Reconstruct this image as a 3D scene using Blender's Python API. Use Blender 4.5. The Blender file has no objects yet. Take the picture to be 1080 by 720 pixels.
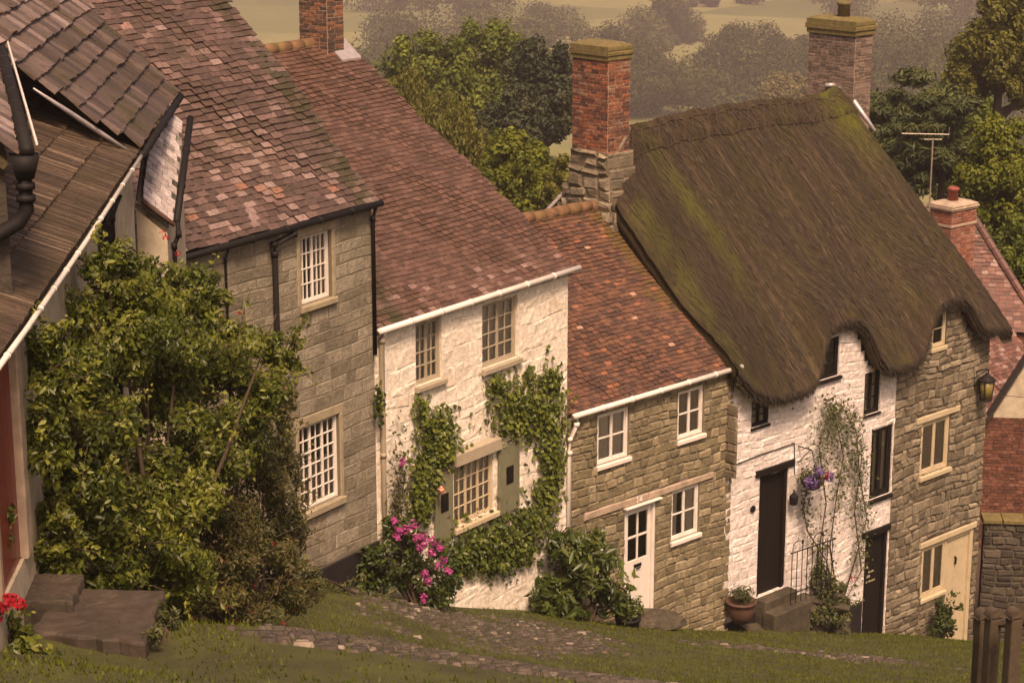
import bpy, math, random
import numpy as np

rng = random.Random(11)
nr = np.random.default_rng(11)
sc = bpy.context.scene
COL = sc.collection
R = math.radians

# ------------------------------------------------------------------ camera
F, TP = 2200.0, 0.2636
PITCH = math.atan(TP)
CP, SP = math.cos(PITCH), math.sin(PITCH)
cd = bpy.data.cameras.new('camera')
cam = bpy.data.objects.new('camera', cd)
COL.objects.link(cam)
cd.lens = 36 * F / 1080
cd.sensor_width = 36
cd.clip_start, cd.clip_end = 0.1, 20000
cam.location = (0, 0, 0)
cam.rotation_euler = (math.pi / 2 - PITCH, 0, 0)
sc.camera = cam


# survey helpers: turn measured sight lines into metres on the planes of the place
def ray(u, v):
    a = (u - 540) / F
    b = -(v - 360) / F
    return np.array([a, CP + b * SP, -SP + b * CP])


def at_dist(u, v, Y):
    r = ray(u, v)
    return r * Y / r[1]


class House:
    """local frame: x along the facade (downhill), y into the house, z up"""
    def __init__(s, u, v, Y, psi):
        s.O = at_dist(u, v, Y)
        s.psi = psi
        t = R(psi)
        s.d = np.array([math.sin(t), math.cos(t), 0])
        s.n = np.array([-math.cos(t), math.sin(t), 0])

    def loc(s, u, v, y=0.0):
        r = ray(u, v)
        t = (s.O @ s.n + y) / (r @ s.n)
        q = r * t - s.O
        return float(q @ s.d), float(q[2])

    def onx(s, u, v, x):
        r = ray(u, v)
        t = (s.O @ s.d + x) / (r @ s.d)
        q = r * t - s.O
        return float(q @ s.n), float(q[2])

    def w(s, x, y, z):
        return s.O + x * s.d + y * s.n + np.array([0, 0, z])

    def root(s, name, label, cat, group=None, x=0, y=0, z=0):
        o = bpy.data.objects.new(name, None)
        COL.objects.link(o)
        o.empty_display_size = 0.2
        o.location = tuple(s.w(x, y, z))
        o.rotation_euler = (0, 0, R(90 - s.psi))
        tag(o, label, cat, group)
        return o


def tag(o, label=None, cat=None, group=None, kind=None):
    if label: o['label'] = label
    if cat: o['category'] = cat
    if group: o['group'] = group
    if kind: o['kind'] = kind
    return o


def empty(name, loc, label, cat, group=None, rz=0.0):
    o = bpy.data.objects.new(name, None)
    COL.objects.link(o)
    o.empty_display_size = 0.2
    o.location = tuple(float(c) for c in loc)
    o.rotation_euler = (0, 0, rz)
    return tag(o, label, cat, group)


# ------------------------------------------------------------------ mesh builder
class MB:
    def __init__(s):
        s.v, s.f, s.t = [], [], []

    def add(s, vs, fs, t=(0.5, 0.5, 0.5)):
        b = len(s.v)
        s.v.extend([tuple(float(c) for c in p) for p in vs])
        s.f.extend([tuple(i + b for i in q) for q in fs])
        s.t.extend([t] * len(vs))

    def box(s, x0, x1, y0, y1, z0, z1, t=(0.5, 0.5, 0.5)):
        s.hexa([(x0, y0, z0), (x1, y0, z0), (x1, y1, z0), (x0, y1, z0),
                (x0, y0, z1), (x1, y0, z1), (x1, y1, z1), (x0, y1, z1)], t)

    def hexa(s, c, t=(0.5, 0.5, 0.5)):
        s.add(c, [(0, 3, 2, 1), (4, 5, 6, 7), (0, 1, 5, 4), (1, 2, 6, 5), (2, 3, 7, 6), (3, 0, 4, 7)], t)

    def bbox(s, x0, x1, y0, y1, z0, z1, b=0.012, t=(0.5, 0.5, 0.5)):
        """box with chamfered front (-y) edges"""
        vs = [(x0, y1, z0), (x1, y1, z0), (x1, y1, z1), (x0, y1, z1),
              (x0, y0 + b, z0), (x1, y0 + b, z0), (x1, y0 + b, z1), (x0, y0 + b, z1),
              (x0 + b, y0, z0 + b), (x1 - b, y0, z0 + b), (x1 - b, y0, z1 - b), (x0 + b, y0, z1 - b)]
        s.add(vs, [(0, 3, 2, 1), (0, 1, 5, 4), (1, 2, 6, 5), (2, 3, 7, 6), (3, 0, 4, 7),
                   (4, 5, 9, 8), (5, 6, 10, 9), (6, 7, 11, 10), (7, 4, 8, 11), (8, 9, 10, 11)], t)

    def tube(s, path, r, n=8, t=(0.5, 0.5, 0.5)):
        path = [np.array(p, float) for p in path]
        if not hasattr(r, '__len__'):
            r = [r] * len(path)
        b = len(s.v)
        up = np.array([0.03, 0.07, 1.0])
        vs = []
        for i, p in enumerate(path):
            d = path[min(i + 1, len(path) - 1)] - path[max(i - 1, 0)]
            d = d / (np.linalg.norm(d) + 1e-9)
            a = np.cross(d, up)
            if np.linalg.norm(a) < 0.15:
                a = np.cross(d, np.array([1.0, 0.1, 0]))
            a /= np.linalg.norm(a)
            c = np.cross(d, a)
            for k in range(n):
                w = 2 * math.pi * k / n
                vs.append(p + r[i] * (a * math.cos(w) + c * math.sin(w)))
        fs = []
        for i in range(len(path) - 1):
            for k in range(n):
                k2 = (k + 1) % n
                fs.append((i * n + k, i * n + k2, (i + 1) * n + k2, (i + 1) * n + k))
        fs.append(tuple(range(n))[::-1])
        fs.append(tuple((len(path) - 1) * n + k for k in range(n)))
        s.add(vs, fs, t)

    def lathe(s, c, prof, n=16, t=(0.5, 0.5, 0.5)):
        vs, fs = [], []
        for (r, z) in prof:
            for k in range(n):
                w = 2 * math.pi * k / n
                vs.append((c[0] + r * math.cos(w), c[1] + r * math.sin(w), c[2] + z))
        for i in range(len(prof) - 1):
            for k in range(n):
                k2 = (k + 1) % n
                fs.append((i * n + k, i * n + k2, (i + 1) * n + k2, (i + 1) * n + k))
        fs.append(tuple(range(n))[::-1])
        fs.append(tuple((len(prof) - 1) * n + k for k in range(n)))
        s.add(vs, fs, t)

    def build(s, name, mat, parent=None, smooth=False):
        me = bpy.data.meshes.new(name)
        me.from_pydata(s.v, [], s.f)
        a = me.attributes.new('tint', 'FLOAT_COLOR', 'POINT')
        arr = np.ones((len(s.v), 4), np.float32)
        if s.t:
            arr[:, :3] = np.array(s.t, np.float32)
        a.data.foreach_set('color', arr.ravel())
        if smooth:
            me.polygons.foreach_set('use_smooth', [True] * len(me.polygons))
        me.materials.append(mat)
        me.update()
        o = bpy.data.objects.new(name, me)
        COL.objects.link(o)
        if parent is not None:
            o.parent = parent
        return o


def np_mesh(name, verts, faces, tint, mat, parent=None, smooth=False):
    """verts (n,3), faces (m,k) all with k corners, tint (n,3)"""
    me = bpy.data.meshes.new(name)
    n, m, k = len(verts), len(faces), faces.shape[1]
    me.vertices.add(n)
    me.vertices.foreach_set('co', np.asarray(verts, np.float32).ravel())
    me.loops.add(m * k)
    me.loops.foreach_set('vertex_index', np.asarray(faces, np.int32).ravel())
    me.polygons.add(m)
    me.polygons.foreach_set('loop_start', np.arange(0, m * k, k, dtype=np.int32))
    me.polygons.foreach_set('loop_total', np.full(m, k, np.int32))
    me.update(calc_edges=True)
    a = me.attributes.new('tint', 'FLOAT_COLOR', 'POINT')
    arr = np.ones((n, 4), np.float32)
    arr[:, :3] = tint
    a.data.foreach_set('color', arr.ravel())
    if smooth:
        me.polygons.foreach_set('use_smooth', [True] * m)
    me.materials.append(mat)
    o = bpy.data.objects.new(name, me)
    COL.objects.link(o)
    if parent is not None:
        o.parent = parent
    return o


# ------------------------------------------------------------------ materials
def nodes_of(name):
    m = bpy.data.materials.new(name)
    m.use_nodes = True
    nt = m.node_tree
    nt.nodes.clear()
    out = nt.nodes.new('ShaderNodeOutputMaterial')
    b = nt.nodes.new('ShaderNodeBsdfPrincipled')
    nt.links.new(b.outputs[0], out.inputs[0])
    return m, nt, b, out


def N(nt, typ, **kw):
    n = nt.nodes.new(typ)
    for k, v in kw.items():
        if k in n.inputs:
            n.inputs[k].default_value = v
        else:
            setattr(n, k, v)
    return n


def noise(nt, scale, detail=4, rough=0.55, vec=None):
    n = N(nt, 'ShaderNodeTexNoise', Scale=scale, Detail=detail, Roughness=rough)
    if vec is not None:
        nt.links.new(vec, n.inputs['Vector'])
    return n.outputs['Fac']


def ramp(nt, fac, stops, interp='LINEAR'):
    r = nt.nodes.new('ShaderNodeValToRGB')
    r.color_ramp.interpolation = interp
    e = r.color_ramp.elements
    while len(e) < len(stops):
        e.new(0.5)
    for i, (p, c) in enumerate(stops):
        e[i].position = p
        e[i].color = (*c, 1) if len(c) == 3 else c
    nt.links.new(fac, r.inputs[0])
    return r.outputs[0]


def mix(nt, fac, a, b, mode='MIX'):
    m = nt.nodes.new('ShaderNodeMix')
    m.data_type = 'RGBA'
    m.blend_type = mode
    for s, i in ((fac, 0), (a, 6), (b, 7)):
        if isinstance(s, (int, float)):
            m.inputs[i].default_value = s
        elif isinstance(s, tuple):
            m.inputs[i].default_value = (*s, 1)
        else:
            nt.links.new(s, m.inputs[i])
    return m.outputs[2]


def math_(nt, op, a, b=0.0):
    m = nt.nodes.new('ShaderNodeMath')
    m.operation = op
    for s, i in ((a, 0), (b, 1)):
        if isinstance(s, (int, float)):
            m.inputs[i].default_value = s
        else:
            nt.links.new(s, m.inputs[i])
    return m.outputs[0]


def tint(nt):
    a = nt.nodes.new('ShaderNodeAttribute')
    a.attribute_name = 'tint'
    s = nt.nodes.new('ShaderNodeSeparateColor')
    nt.links.new(a.outputs['Color'], s.inputs[0])
    return s.outputs[0], s.outputs[1], s.outputs[2]


def coord(nt, scale=(1, 1, 1), which='Object', rot=(0, 0, 0)):
    t = nt.nodes.new('ShaderNodeTexCoord')
    m = nt.nodes.new('ShaderNodeMapping')
    m.inputs['Scale'].default_value = scale
    m.inputs['Rotation'].default_value = rot
    nt.links.new(t.outputs[which], m.inputs['Vector'])
    return m.outputs[0]


def bump(nt, b, h, strength=0.5, dist=0.02):
    n = N(nt, 'ShaderNodeBump', Strength=strength, Distance=dist)
    nt.links.new(h, n.inputs['Height'])
    nt.links.new(n.outputs[0], b.inputs['Normal'])


def setc(nt, b, c):
    if isinstance(c, tuple):
        b.inputs['Base Color'].default_value = (*c, 1)
    else:
        nt.links.new(c, b.inputs['Base Color'])


def mat_tile(name, stops, moss, moss_amt=0.5, rough=0.5, lichen=None):
    """stops: colours along the per-tile random value"""
    m, nt, b, out = nodes_of(name)
    tr, tg, tb = tint(nt)
    co = coord(nt)
    c = ramp(nt, tr, stops)
    n1 = noise(nt, 14, 5, 0.7, co)
    c = mix(nt, 0.7, c, ramp(nt, n1, [(0.3, (0.45, 0.45, 0.45)), (0.7, (1.35, 1.3, 1.25))]), 'MULTIPLY')
    n2 = noise(nt, 0.9, 5, 0.65, co)
    f = math_(nt, 'ADD', math_(nt, 'MULTIPLY', n2, 1.0), math_(nt, 'MULTIPLY', tg, 0.14))
    f = math_(nt, 'ADD', f, math_(nt, 'MULTIPLY', tb, 0.5))
    f2 = ramp(nt, f, [(0.86 - moss_amt * 0.4, (0, 0, 0)), (1.10 - moss_amt * 0.4, (1, 1, 1))])
    c = mix(nt, f2, c, moss)
    if lichen:
        n3 = noise(nt, 7, 3, 0.6, co)
        lf = ramp(nt, n3, [(0.66, (0, 0, 0)), (0.72, (1, 1, 1))])
        c = mix(nt, math_(nt, 'MULTIPLY', lf, 0.55), c, lichen)
    setc(nt, b, c)
    rr = math_(nt, 'SUBTRACT', ramp(nt, n1, [(0.3, (rough - 0.10,) * 3), (0.7, (rough + 0.2,) * 3)]), math_(nt, 'MULTIPLY', tr, 0.12))
    nt.links.new(rr, b.inputs['Roughness'])
    bump(nt, b, noise(nt, 30, 5, 0.7, co), 0.6, 0.015)
    return m


def mat_stone(name, stops, grime=(0.06, 0.055, 0.03), grime_amt=0.5, rough=0.9, bs=22):
    m, nt, b, out = nodes_of(name)
    tr, tg, tb = tint(nt)
    co = coord(nt)
    c = ramp(nt, tr, stops)
    n1 = noise(nt, 11, 6, 0.7, co)
    c = mix(nt, 0.75, c, ramp(nt, n1, [(0.3, (0.5, 0.5, 0.5)), (0.68, (1.3, 1.3, 1.28))]), 'MULTIPLY')
    n2 = noise(nt, 1.1, 6, 0.7, co)
    f = ramp(nt, n2, [(0.62 - 0.3 * grime_amt, (0, 0, 0)), (0.8 - 0.15 * grime_amt, (1, 1, 1))])
    c = mix(nt, math_(nt, 'MULTIPLY', f, 0.7), c, grime)
    setc(nt, b, c)
    b.inputs['Roughness'].default_value = rough
    h = math_(nt, 'ADD', noise(nt, bs, 6, 0.7, co), math_(nt, 'MULTIPLY', noise(nt, bs * 0.3, 3, 0.6, co), 1.2))
    bump(nt, b, h, 0.75, 0.03)
    return m


def mat_plain(name, col, rough=0.5, var=0.25, scale=8, bumps=0.15, metallic=0.0, dirt=None, dirt_amt=0.0):
    m, nt, b, out = nodes_of(name)
    co = coord(nt)
    n1 = noise(nt, scale, 6, 0.65, co)
    c = mix(nt, var, col, ramp(nt, n1, [(0.3, (0.3, 0.3, 0.3)), (0.7, (1.4, 1.4, 1.4))]), 'MULTIPLY')
    if dirt:
        n2 = noise(nt, scale * 0.35, 7, 0.75, co)
        f = ramp(nt, n2, [(0.5, (0, 0, 0)), (0.68, (1, 1, 1))])
        c = mix(nt, math_(nt, 'MULTIPLY', f, dirt_amt), c, dirt)
    setc(nt, b, c)
    b.inputs['Roughness'].default_value = rough
    b.inputs['Metallic'].default_value = metallic
    if bumps:
        bump(nt, b, noise(nt, scale * 4, 4, 0.6, co), bumps, 0.01)
    return m


def mat_leaf(name, stops, transl=0.35, rough=0.45, tcol=(0.16, 0.2, 0.02)):
    m, nt, b, out = nodes_of(name)
    tr, tg, tb = tint(nt)
    c = ramp(nt, tr, stops)
    c = mix(nt, 0.5, c, ramp(nt, tg, [(0, (0.6, 0.55, 0.6)), (1, (1.4, 1.35, 1.2))]), 'MULTIPLY')
    setc(nt, b, c)
    b.inputs['Roughness'].default_value = rough
    b.inputs['Specular IOR Level'].default_value = 0.3
    t = N(nt, 'ShaderNodeBsdfTranslucent')
    nt.links.new(mix(nt, 0.5, c, tcol), t.inputs['Color'])
    mx = nt.nodes.new('ShaderNodeMixShader')
    mx.inputs[0].default_value = transl
    nt.links.new(b.outputs[0], mx.inputs[1])
    nt.links.new(t.outputs[0], mx.inputs[2])
    nt.links.new(mx.outputs[0], out.inputs[0])
    return m


M = {}
M['tile_h2'] = mat_tile('old_grey_pink_tile', [(0, (0.075, 0.05, 0.038)), (0.35, (0.10, 0.064, 0.05)), (0.6, (0.165, 0.105, 0.085)), (0.85, (0.30, 0.215, 0.19)), (1, (0.26, 0.13, 0.085))], (0.05, 0.042, 0.018), 0.55, 0.36)
M['tile_h3'] = mat_tile('old_brown_red_tile', [(0, (0.05, 0.03, 0.022)), (0.4, (0.10, 0.055, 0.038)), (0.8, (0.155, 0.088, 0.064)), (1, (0.27, 0.18, 0.15))], (0.05, 0.042, 0.018), 0.35, 0.42)
M['tile_h4'] = mat_tile('old_orange_tile', [(0, (0.055, 0.03, 0.022)), (0.4, (0.115, 0.055, 0.034)), (0.7, (0.175, 0.08, 0.046)), (0.93, (0.30, 0.12, 0.06)), (1, (0.42, 0.25, 0.17))], (0.10, 0.062, 0.016), 0.3, 0.6, (0.16, 0.10, 0.03))
M['tile_h1'] = mat_tile('stone_slab_tile', [(0, (0.06, 0.04, 0.028)), (0.5, (0.12, 0.08, 0.058)), (0.85, (0.24, 0.17, 0.14)), (1, (0.40, 0.31, 0.28))], (0.06, 0.046, 0.012), 0.65, 0.48)
M['tile_rib'] = mat_tile('ribbed_brown_tile', [(0, (0.045, 0.029, 0.018)), (0.5, (0.085, 0.055, 0.034)), (0.9, (0.13, 0.088, 0.056)), (1, (0.28, 0.2, 0.135))], (0.05, 0.035, 0.012), 0.5, 0.6)
M['slate'] = mat_tile('pale_wet_slate', [(0, (0.34, 0.29, 0.27)), (1, (0.62, 0.55, 0.53))], (0.06, 0.05, 0.02), 0.55, 0.3)
M['tile_red'] = mat_tile('red_roof_tile', [(0, (0.10, 0.05, 0.04)), (0.7, (0.19, 0.085, 0.06)), (1, (0.32, 0.22, 0.19))], (0.06, 0.05, 0.025), 0.4, 0.55)
M['under'] = mat_plain('roof_underlay', (0.02, 0.015, 0.012), 0.9)
M['stone_h2'] = mat_stone('grey_buff_ashlar', [(0, (0.17, 0.145, 0.095)), (0.5, (0.25, 0.21, 0.145)), (1, (0.33, 0.285, 0.205))], (0.10, 0.085, 0.06), 0.5)
M['stone_h4'] = mat_stone('greenish_rubble_stone', [(0, (0.15, 0.12, 0.065)), (0.5, (0.23, 0.185, 0.105)), (1, (0.33, 0.265, 0.165))], (0.07, 0.06, 0.03), 0.45)
M['stone_h6'] = mat_stone('grey_rubble_stone', [(0, (0.12, 0.095, 0.06)), (0.5, (0.20, 0.16, 0.105)), (1, (0.30, 0.245, 0.165))], (0.06, 0.05, 0.03), 0.5)
M['stone_gw'] = mat_stone('dark_garden_stone', [(0, (0.035, 0.027, 0.02)), (0.5, (0.062, 0.048, 0.034)), (1, (0.11, 0.088, 0.062))], (0.035, 0.03, 0.018), 0.6)
M['mortar'] = mat_plain('lime_mortar', (0.17, 0.14, 0.095), 0.95, 0.4, 6, 0.4)
M['mortar_d'] = mat_plain('dark_mortar', (0.09, 0.072, 0.05), 0.95, 0.4, 6, 0.4)
M['white_h3'] = mat_stone('cream_limewash', [(0, (0.70, 0.60, 0.475)), (0.5, (0.79, 0.70, 0.575)), (1, (0.83, 0.745, 0.62))], (0.42, 0.31, 0.19), 0.3, 0.85, 9)
M['white_h5'] = mat_stone('old_whitewash', [(0, (0.62, 0.55, 0.50)), (0.5, (0.71, 0.63, 0.58)), (1, (0.78, 0.70, 0.65))], (0.36, 0.28, 0.21), 0.35, 0.85, 9)
M['cream_wall'] = mat_plain('cream_render', (0.5, 0.42, 0.30), 0.9, 0.35, 5, 0.4, dirt=(0.22, 0.16, 0.10), dirt_amt=0.6)
M['brick_l'] = mat_stone('orange_red_brick', [(0, (0.075, 0.03, 0.022)), (0.45, (0.19, 0.062, 0.032)), (0.8, (0.36, 0.105, 0.04)), (1, (0.24, 0.14, 0.09))], (0.04, 0.024, 0.018), 0.55)
M['brick_r'] = mat_stone('brown_buff_brick', [(0, (0.10, 0.07, 0.055)), (0.5, (0.19, 0.125, 0.095)), (1, (0.27, 0.19, 0.15))], (0.07, 0.055, 0.04), 0.45)
M['brick_h3'] = mat_stone('brown_brick', [(0, (0.06, 0.035, 0.025)), (0.6, (0.13, 0.065, 0.04)), (1, (0.28, 0.11, 0.05))], (0.04, 0.028, 0.02), 0.4)
M['brick_h7'] = mat_stone('bright_red_brick', [(0, (0.22, 0.075, 0.045)), (0.6, (0.34, 0.12, 0.07)), (1, (0.36, 0.2, 0.15))], (0.12, 0.06, 0.045), 0.35)
M['brick_w'] = mat_stone('dark_red_brick', [(0, (0.10, 0.04, 0.025)), (0.6, (0.19, 0.066, 0.038)), (1, (0.25, 0.11, 0.07))], (0.06, 0.03, 0.02), 0.45)
M['bmortar'] = mat_plain('pale_brick_mortar', (0.33, 0.25, 0.18), 0.95, 0.4, 10, 0.3)
M['bmortar_d'] = mat_plain('dark_brick_mortar', (0.14, 0.095, 0.07), 0.95, 0.4, 10, 0.3)
M['capmoss'] = mat_plain('mossy_cap', (0.16, 0.12, 0.045), 0.95, 0.6, 9, 0.6, dirt=(0.11, 0.10, 0.02), dirt_amt=0.8)
M['ridge_moss'] = mat_plain('mossy_ridge_tile', (0.17, 0.085, 0.04), 0.9, 0.6, 6, 0.5, dirt=(0.15, 0.115, 0.03), dirt_amt=0.8)
M['lead'] = mat_plain('lead_flashing', (0.42, 0.38, 0.37), 0.35, 0.3, 8, 0.2, 0.3)
M['black'] = mat_plain('black_iron', (0.012, 0.010, 0.009), 0.4, 0.3)
M['white_paint'] = mat_plain('white_gloss_paint', (0.72, 0.65, 0.57), 0.4, 0.12, 6, 0.08, dirt=(0.4, 0.32, 0.22), dirt_amt=0.3)
M['beige_paint'] = mat_plain('beige_paint', (0.36, 0.30, 0.21), 0.5, 0.15, 6, 0.08, dirt=(0.2, 0.16, 0.10), dirt_amt=0.35)
M['cream_paint'] = mat_plain('cream_paint', (0.52, 0.42, 0.27), 0.45, 0.15, 6, 0.08, dirt=(0.3, 0.22, 0.13), dirt_amt=0.35)
M['green_paint'] = mat_plain('sage_green_paint', (0.17, 0.165, 0.10), 0.5, 0.2, 6, 0.1, dirt=(0.1, 0.09, 0.05), dirt_amt=0.4)
M['dark_wood'] = mat_plain('black_stained_wood', (0.010, 0.0075, 0.006), 0.55, 0.4, 9, 0.3)
M['red_paint'] = mat_plain('dark_red_paint', (0.19, 0.012, 0.014), 0.35, 0.2, 4, 0.05)
M['sill_stone'] = mat_plain('stone_sill', (0.33, 0.27, 0.17), 0.85, 0.35, 8, 0.3, dirt=(0.15, 0.12, 0.07), dirt_amt=0.5)
M['lintel'] = mat_plain('weathered_lintel', (0.40, 0.30, 0.215), 0.85, 0.5, 5, 0.4, dirt=(0.2, 0.14, 0.09), dirt_amt=0.6)
M['curtain'] = mat_plain('net_curtain', (0.82, 0.75, 0.67), 0.9, 0.2, 25, 0.2)
M['curtain_d'] = mat_plain('dim_curtain', (0.55, 0.46, 0.37), 0.9, 0.35, 25, 0.2)
M['terracotta'] = mat_plain('terracotta', (0.09, 0.042, 0.026), 0.8, 0.3, 8, 0.3, dirt=(0.08, 0.05, 0.03), dirt_amt=0.5)
M['post_wood'] = mat_plain('weathered_oak_post', (0.075, 0.05, 0.03), 0.85, 0.6, 12, 0.5, dirt=(0.07, 0.06, 0.02), dirt_amt=0.6)
M['slab'] = mat_plain('worn_paving_slab', (0.06, 0.042, 0.029), 0.75, 0.8, 4, 1.0, dirt=(0.022, 0.02, 0.009), dirt_amt=0.8)
M['rock'] = mat_plain('dark_boulder', (0.065, 0.05, 0.03), 0.9, 0.9, 5, 1.0, dirt=(0.03, 0.03, 0.012), dirt_amt=0.7)
M['pale_rock'] = mat_plain('pale_stone_lump', (0.34, 0.29, 0.23), 0.9, 0.5, 6, 0.6)
M['bark'] = mat_plain('bark', (0.055, 0.038, 0.024), 0.9, 0.5, 6, 0.6)
M['stem'] = mat_plain('rose_stem', (0.06, 0.035, 0.02), 0.8, 0.4, 6, 0.3)
M['amber'] = mat_plain('amber_lantern_glass', (0.20, 0.155, 0.045), 0.25, 0.2, 6, 0.0)
M['alu'] = mat_plain('dull_aluminium', (0.3, 0.25, 0.2), 0.5, 0.3, 6, 0.0, 0.4)
M['pot'] = mat_plain('red_chimney_pot', (0.24, 0.06, 0.04), 0.7, 0.3, 8, 0.2)
M['plinth'] = mat_plain('tarred_plinth', (0.022, 0.018, 0.018), 0.7, 0.4, 5, 0.4)
M['soil'] = mat_plain('soil', (0.03, 0.022, 0.012), 0.95, 0.5, 8, 0.5)
M['letter'] = mat_plain('faded_gilt_lettering', (0.42, 0.36, 0.2), 0.5, 0.2, 8, 0)

# foliage
G = lambda *a: list(zip([i / (len(a) - 1) for i in range(len(a))], a))
M['leaf_bush'] = mat_leaf('bush_leaf', G((0.0162, 0.02704, 0.0045), (0.054, 0.07488, 0.0108), (0.135, 0.156, 0.0216), (0.27, 0.2756, 0.063)), 0.3, 0.38)
M['leaf_fuchsia'] = mat_leaf('fuchsia_leaf', G((0.018, 0.024, 0.008), (0.05, 0.054, 0.014), (0.11, 0.098, 0.028), (0.17, 0.11, 0.05)), 0.25, 0.5)
M['leaf_ivy'] = mat_leaf('ivy_leaf', G((0.0144, 0.02704, 0.0054), (0.045, 0.0676, 0.0117), (0.1125, 0.1404, 0.0216), (0.198, 0.2184, 0.045)), 0.2, 0.4)
M['leaf_laurel'] = mat_leaf('laurel_leaf', G((0.0162, 0.02912, 0.0072), (0.045, 0.0676, 0.0126), (0.099, 0.1248, 0.0252)), 0.2, 0.35)
M['leaf_rose'] = mat_leaf('rose_leaf', G((0.027, 0.0364, 0.0108), (0.072, 0.0832, 0.027), (0.126, 0.1352, 0.045)), 0.3, 0.45)
M['petal_pink'] = mat_leaf('magenta_petal', G((0.30, 0.035, 0.16), (0.50, 0.09, 0.28)), 0.25, 0.6, (0.4, 0.06, 0.22))
M['petal_red'] = mat_leaf('red_petal', G((0.35, 0.01, 0.02), (0.55, 0.025, 0.04)), 0.25, 0.6, (0.4, 0.02, 0.02))
M['petal_purple'] = mat_leaf('violet_petal', G((0.10, 0.06, 0.20), (0.2, 0.12, 0.28)), 0.2, 0.6, (0.14, 0.08, 0.22))
M['petal_peach'] = mat_leaf('peach_petal', G((0.7, 0.32, 0.2), (0.8, 0.45, 0.32)), 0.2, 0.6, (0.6, 0.3, 0.2))
M['tree_green'] = mat_leaf('tree_green', G((0.032, 0.052, 0.008), (0.10, 0.135, 0.017), (0.21, 0.24, 0.032)), 0.32, 0.6)
M['tree_dark'] = mat_leaf('tree_dark', G((0.014, 0.024, 0.010), (0.03, 0.042, 0.016), (0.06, 0.068, 0.025)), 0.15, 0.65, (0.05, 0.06, 0.02))
M['tree_yellow'] = mat_leaf('tree_yellow', G((0.045, 0.06032, 0.0072), (0.1215, 0.1477, 0.0144), (0.225, 0.2496, 0.027)), 0.35, 0.6)
M['tree_olive'] = mat_leaf('tree_olive', G((0.045, 0.0468, 0.0081), (0.1125, 0.1123, 0.0162), (0.189, 0.1872, 0.0315)), 0.3, 0.6)
M['tree_pine'] = mat_leaf('tree_pine', G((0.014, 0.022, 0.008), (0.048, 0.064, 0.018), (0.11, 0.125, 0.038)), 0.12, 0.65, (0.04, 0.06, 0.02))
M['tree_far'] = mat_leaf('far_tree', G((0.02, 0.028, 0.010), (0.045, 0.057, 0.017), (0.09, 0.105, 0.03)), 0.15, 0.8)
M['tree_pale'] = mat_leaf('pale_tree', G((0.10, 0.09, 0.04), (0.20, 0.175, 0.08), (0.28, 0.24, 0.11)), 0.3, 0.7)
M['grass'] = mat_leaf('grass_blade', G((0.036, 0.05, 0.004), (0.09, 0.112, 0.008), (0.16, 0.172, 0.016)), 0.3, 0.6)


def mat_glass():
    m, nt, b, out = nodes_of('window_glass')
    b.inputs['Base Color'].default_value = (0.02, 0.018, 0.015, 1)
    b.inputs['Roughness'].default_value = 0.06
    b.inputs['Specular IOR Level'].default_value = 0.6
    t = N(nt, 'ShaderNodeBsdfTransparent')
    t.inputs[0].default_value = (0.85, 0.83, 0.78, 1)
    fr = N(nt, 'ShaderNodeFresnel', IOR=1.5)
    mx = nt.nodes.new('ShaderNodeMixShader')
    nt.links.new(math_(nt, 'ADD', fr.outputs[0], 0.06), mx.inputs[0])
    nt.links.new(t.outputs[0], mx.inputs[1])
    gl = N(nt, 'ShaderNodeBsdfGlossy', Roughness=0.05)
    gl.inputs['Color'].default_value = (0.9, 0.9, 0.9, 1)
    nt.links.new(gl.outputs[0], mx.inputs[2])
    nt.nodes.remove(b)
    nt.links.new(mx.outputs[0], out.inputs[0])
    return m


for q in ('black', 'dark_wood', 'plinth'):
    for nd in M[q].node_tree.nodes:
        if nd.type == 'BSDF_PRINCIPLED':
            nd.inputs['Specular IOR Level'].default_value = 0.2
            nd.inputs['Roughness'].default_value = 0.65
M['glass'] = mat_glass()


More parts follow.
